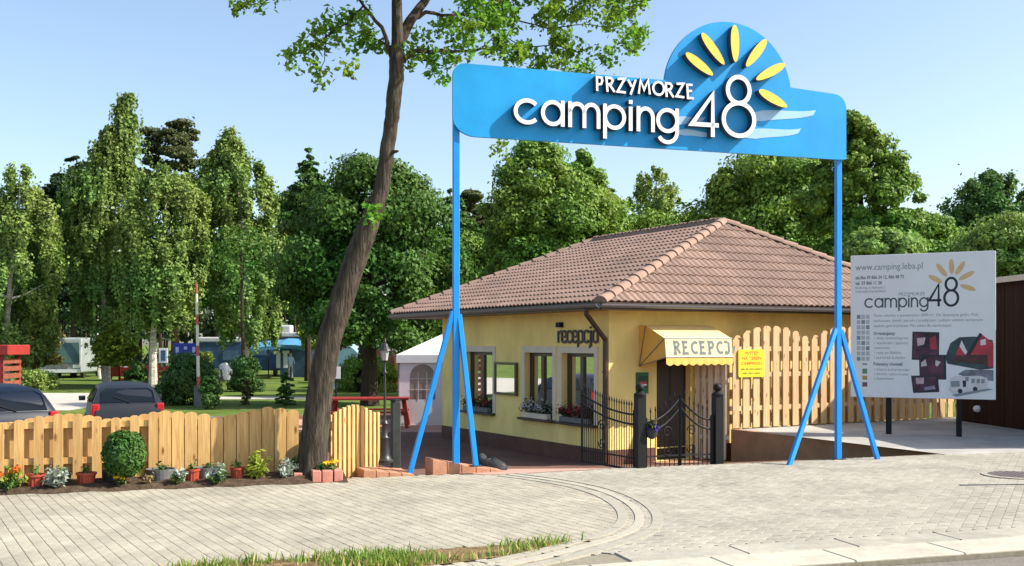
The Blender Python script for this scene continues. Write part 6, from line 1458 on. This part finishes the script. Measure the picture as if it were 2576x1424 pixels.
limb([(1010, 155, 0), (1045, 130, .1), (1100, 128, .5), (1156, 130, 1.0), (1210, 124, 1.5), (1263, 128, 2.0), (1340, 118, 2.4), (1440, 110, 2.6)], .03, .006)
limb([(1205, 124, 1.5), (1235, 102, 1.7), (1290, 118, 2.0)], .012, .004); limb([(1215, 40, 1.3), (1250, 70, 1.6), (1290, 105, 1.9), (1350, 130, 2.2)], .014, .004)
limb([(1290, 48, 1.9), (1380, 70, 2.3), (1480, 60, 2.5), (1590, 90, 2.6)], .012, .004); limb([(1430, -60, 2.5), (1520, 0, 2.6), (1600, 40, 2.6)], .012, .004)
limb([(985, 150, 0), (960, 70, -.1), (915, 15, -.3), (860, -60, -.5)], .03, .012); limb([(915, 15, -.3), (870, 60, -.4), (820, 90, -.45), (770, 130, -.5)], .012, .004); limb([(820, 90, -.45), (815, 150, -.5), (800, 200, -.5)], .007, .003); limb([(990, 120, 0), (940, 95, .3), (890, 110, .5)], .012, .004)
limb([(1003, -40, 0), (900, -80, .2), (760, -60, .5), (640, -10, .6), (600, 20, .6)], .03, .006); limb([(1004, -100, 0), (1100, -230, -.5), (1250, -330, -.8)], .05, .01); limb([(1004, -120, 0), (920, -260, .5), (800, -360, .8)], .05, .01)
limb([(1108, 128, .5), (1120, 165, .45), (1128, 195, .4)], .008, .003); limb([(962, 520, 0), (935, 520, -.2), (915, 540, -.3)], .01, .004)
for x, y in ((1000, 380), (932, 505)): MB().tube([B(x-14, y+3, -.05), B(x+2, y, -.1)], [.03, .012], 6).build('twig_stub', M_barkd, g)
clusters = [(820, 80, 40, -.45), (784, 111, 27, -.5), (741, 142, 26, -.5), (811, 177, 25, -.5), (877, 173, 22, -.4), (797, 205, 14, -.5), (904, 27, 32, -.3), (913, 102, 36, .4), (953, 106, 24, .3), (931, 78, 28, .2), (850, 50, 28, -.4), (602, 13, 22, .6), (640, 2, 26, .6), (690, -30, 30, .5),
            (1024, 128, 30, .1), (1059, 89, 22, .2), (1081, 135, 28, .4), (1108, 158, 28, .45), (1140, 140, 26, .9), (1126, 188, 17, .4), (1121, 53, 34, .6), (1157, 92, 30, 1.0), (1170, 40, 32, 1.1), (1085, 175, 14, .4), (1040, 160, 16, .1), (940, 520, 22, -.2), (930, 545, 16, -.3)]
for _ in range(95):
    x = random.uniform(1180, 1625); y = random.uniform(-110, np.interp(x, [1180, 1250, 1320, 1400, 1500, 1560, 1625], [110, 140, 165, 178, 165, 140, 110])); clusters.append((x, y, random.uniform(18, 34), .75+.295*(x-1288)/2660*13.6+(random.uniform(.2, 1.7) if x > 1230 else random.uniform(-.5, .8))))
for _ in range(70): clusters.append((random.uniform(560, 1560), random.uniform(-560, -140), random.uniform(34, 60), random.uniform(-1.8, 2.2)))
clusters += [(1250, 375, 20, 3.6), (1275, 395, 18, 3.6), (1262, 350, 16, 3.6)]
Cs, Ns = [], []
for x, y, r, d in clusters:
    c = B(x, y, d); rr = r/ppm; k = max(20, int(75*(r/28)**2)); nt = max(3, k//7)
    for _ in range(nt):                    # leaves hang in small hands from twig ends
        q = RNG.normal(0, .55, 3)*rr; q[2] *= .8; e = np.array(c)+q
        for _ in range(7): Cs.append(e+RNG.normal(0, .045, 3)+np.array([0, 0, -.03])); Ns.append(np.array([q[0], q[1], .5])+RNG.normal(0, .3, 3))
leafcloud('crown', np.array(Cs), np.array(Ns), .088, L_main, g, .62, .6)
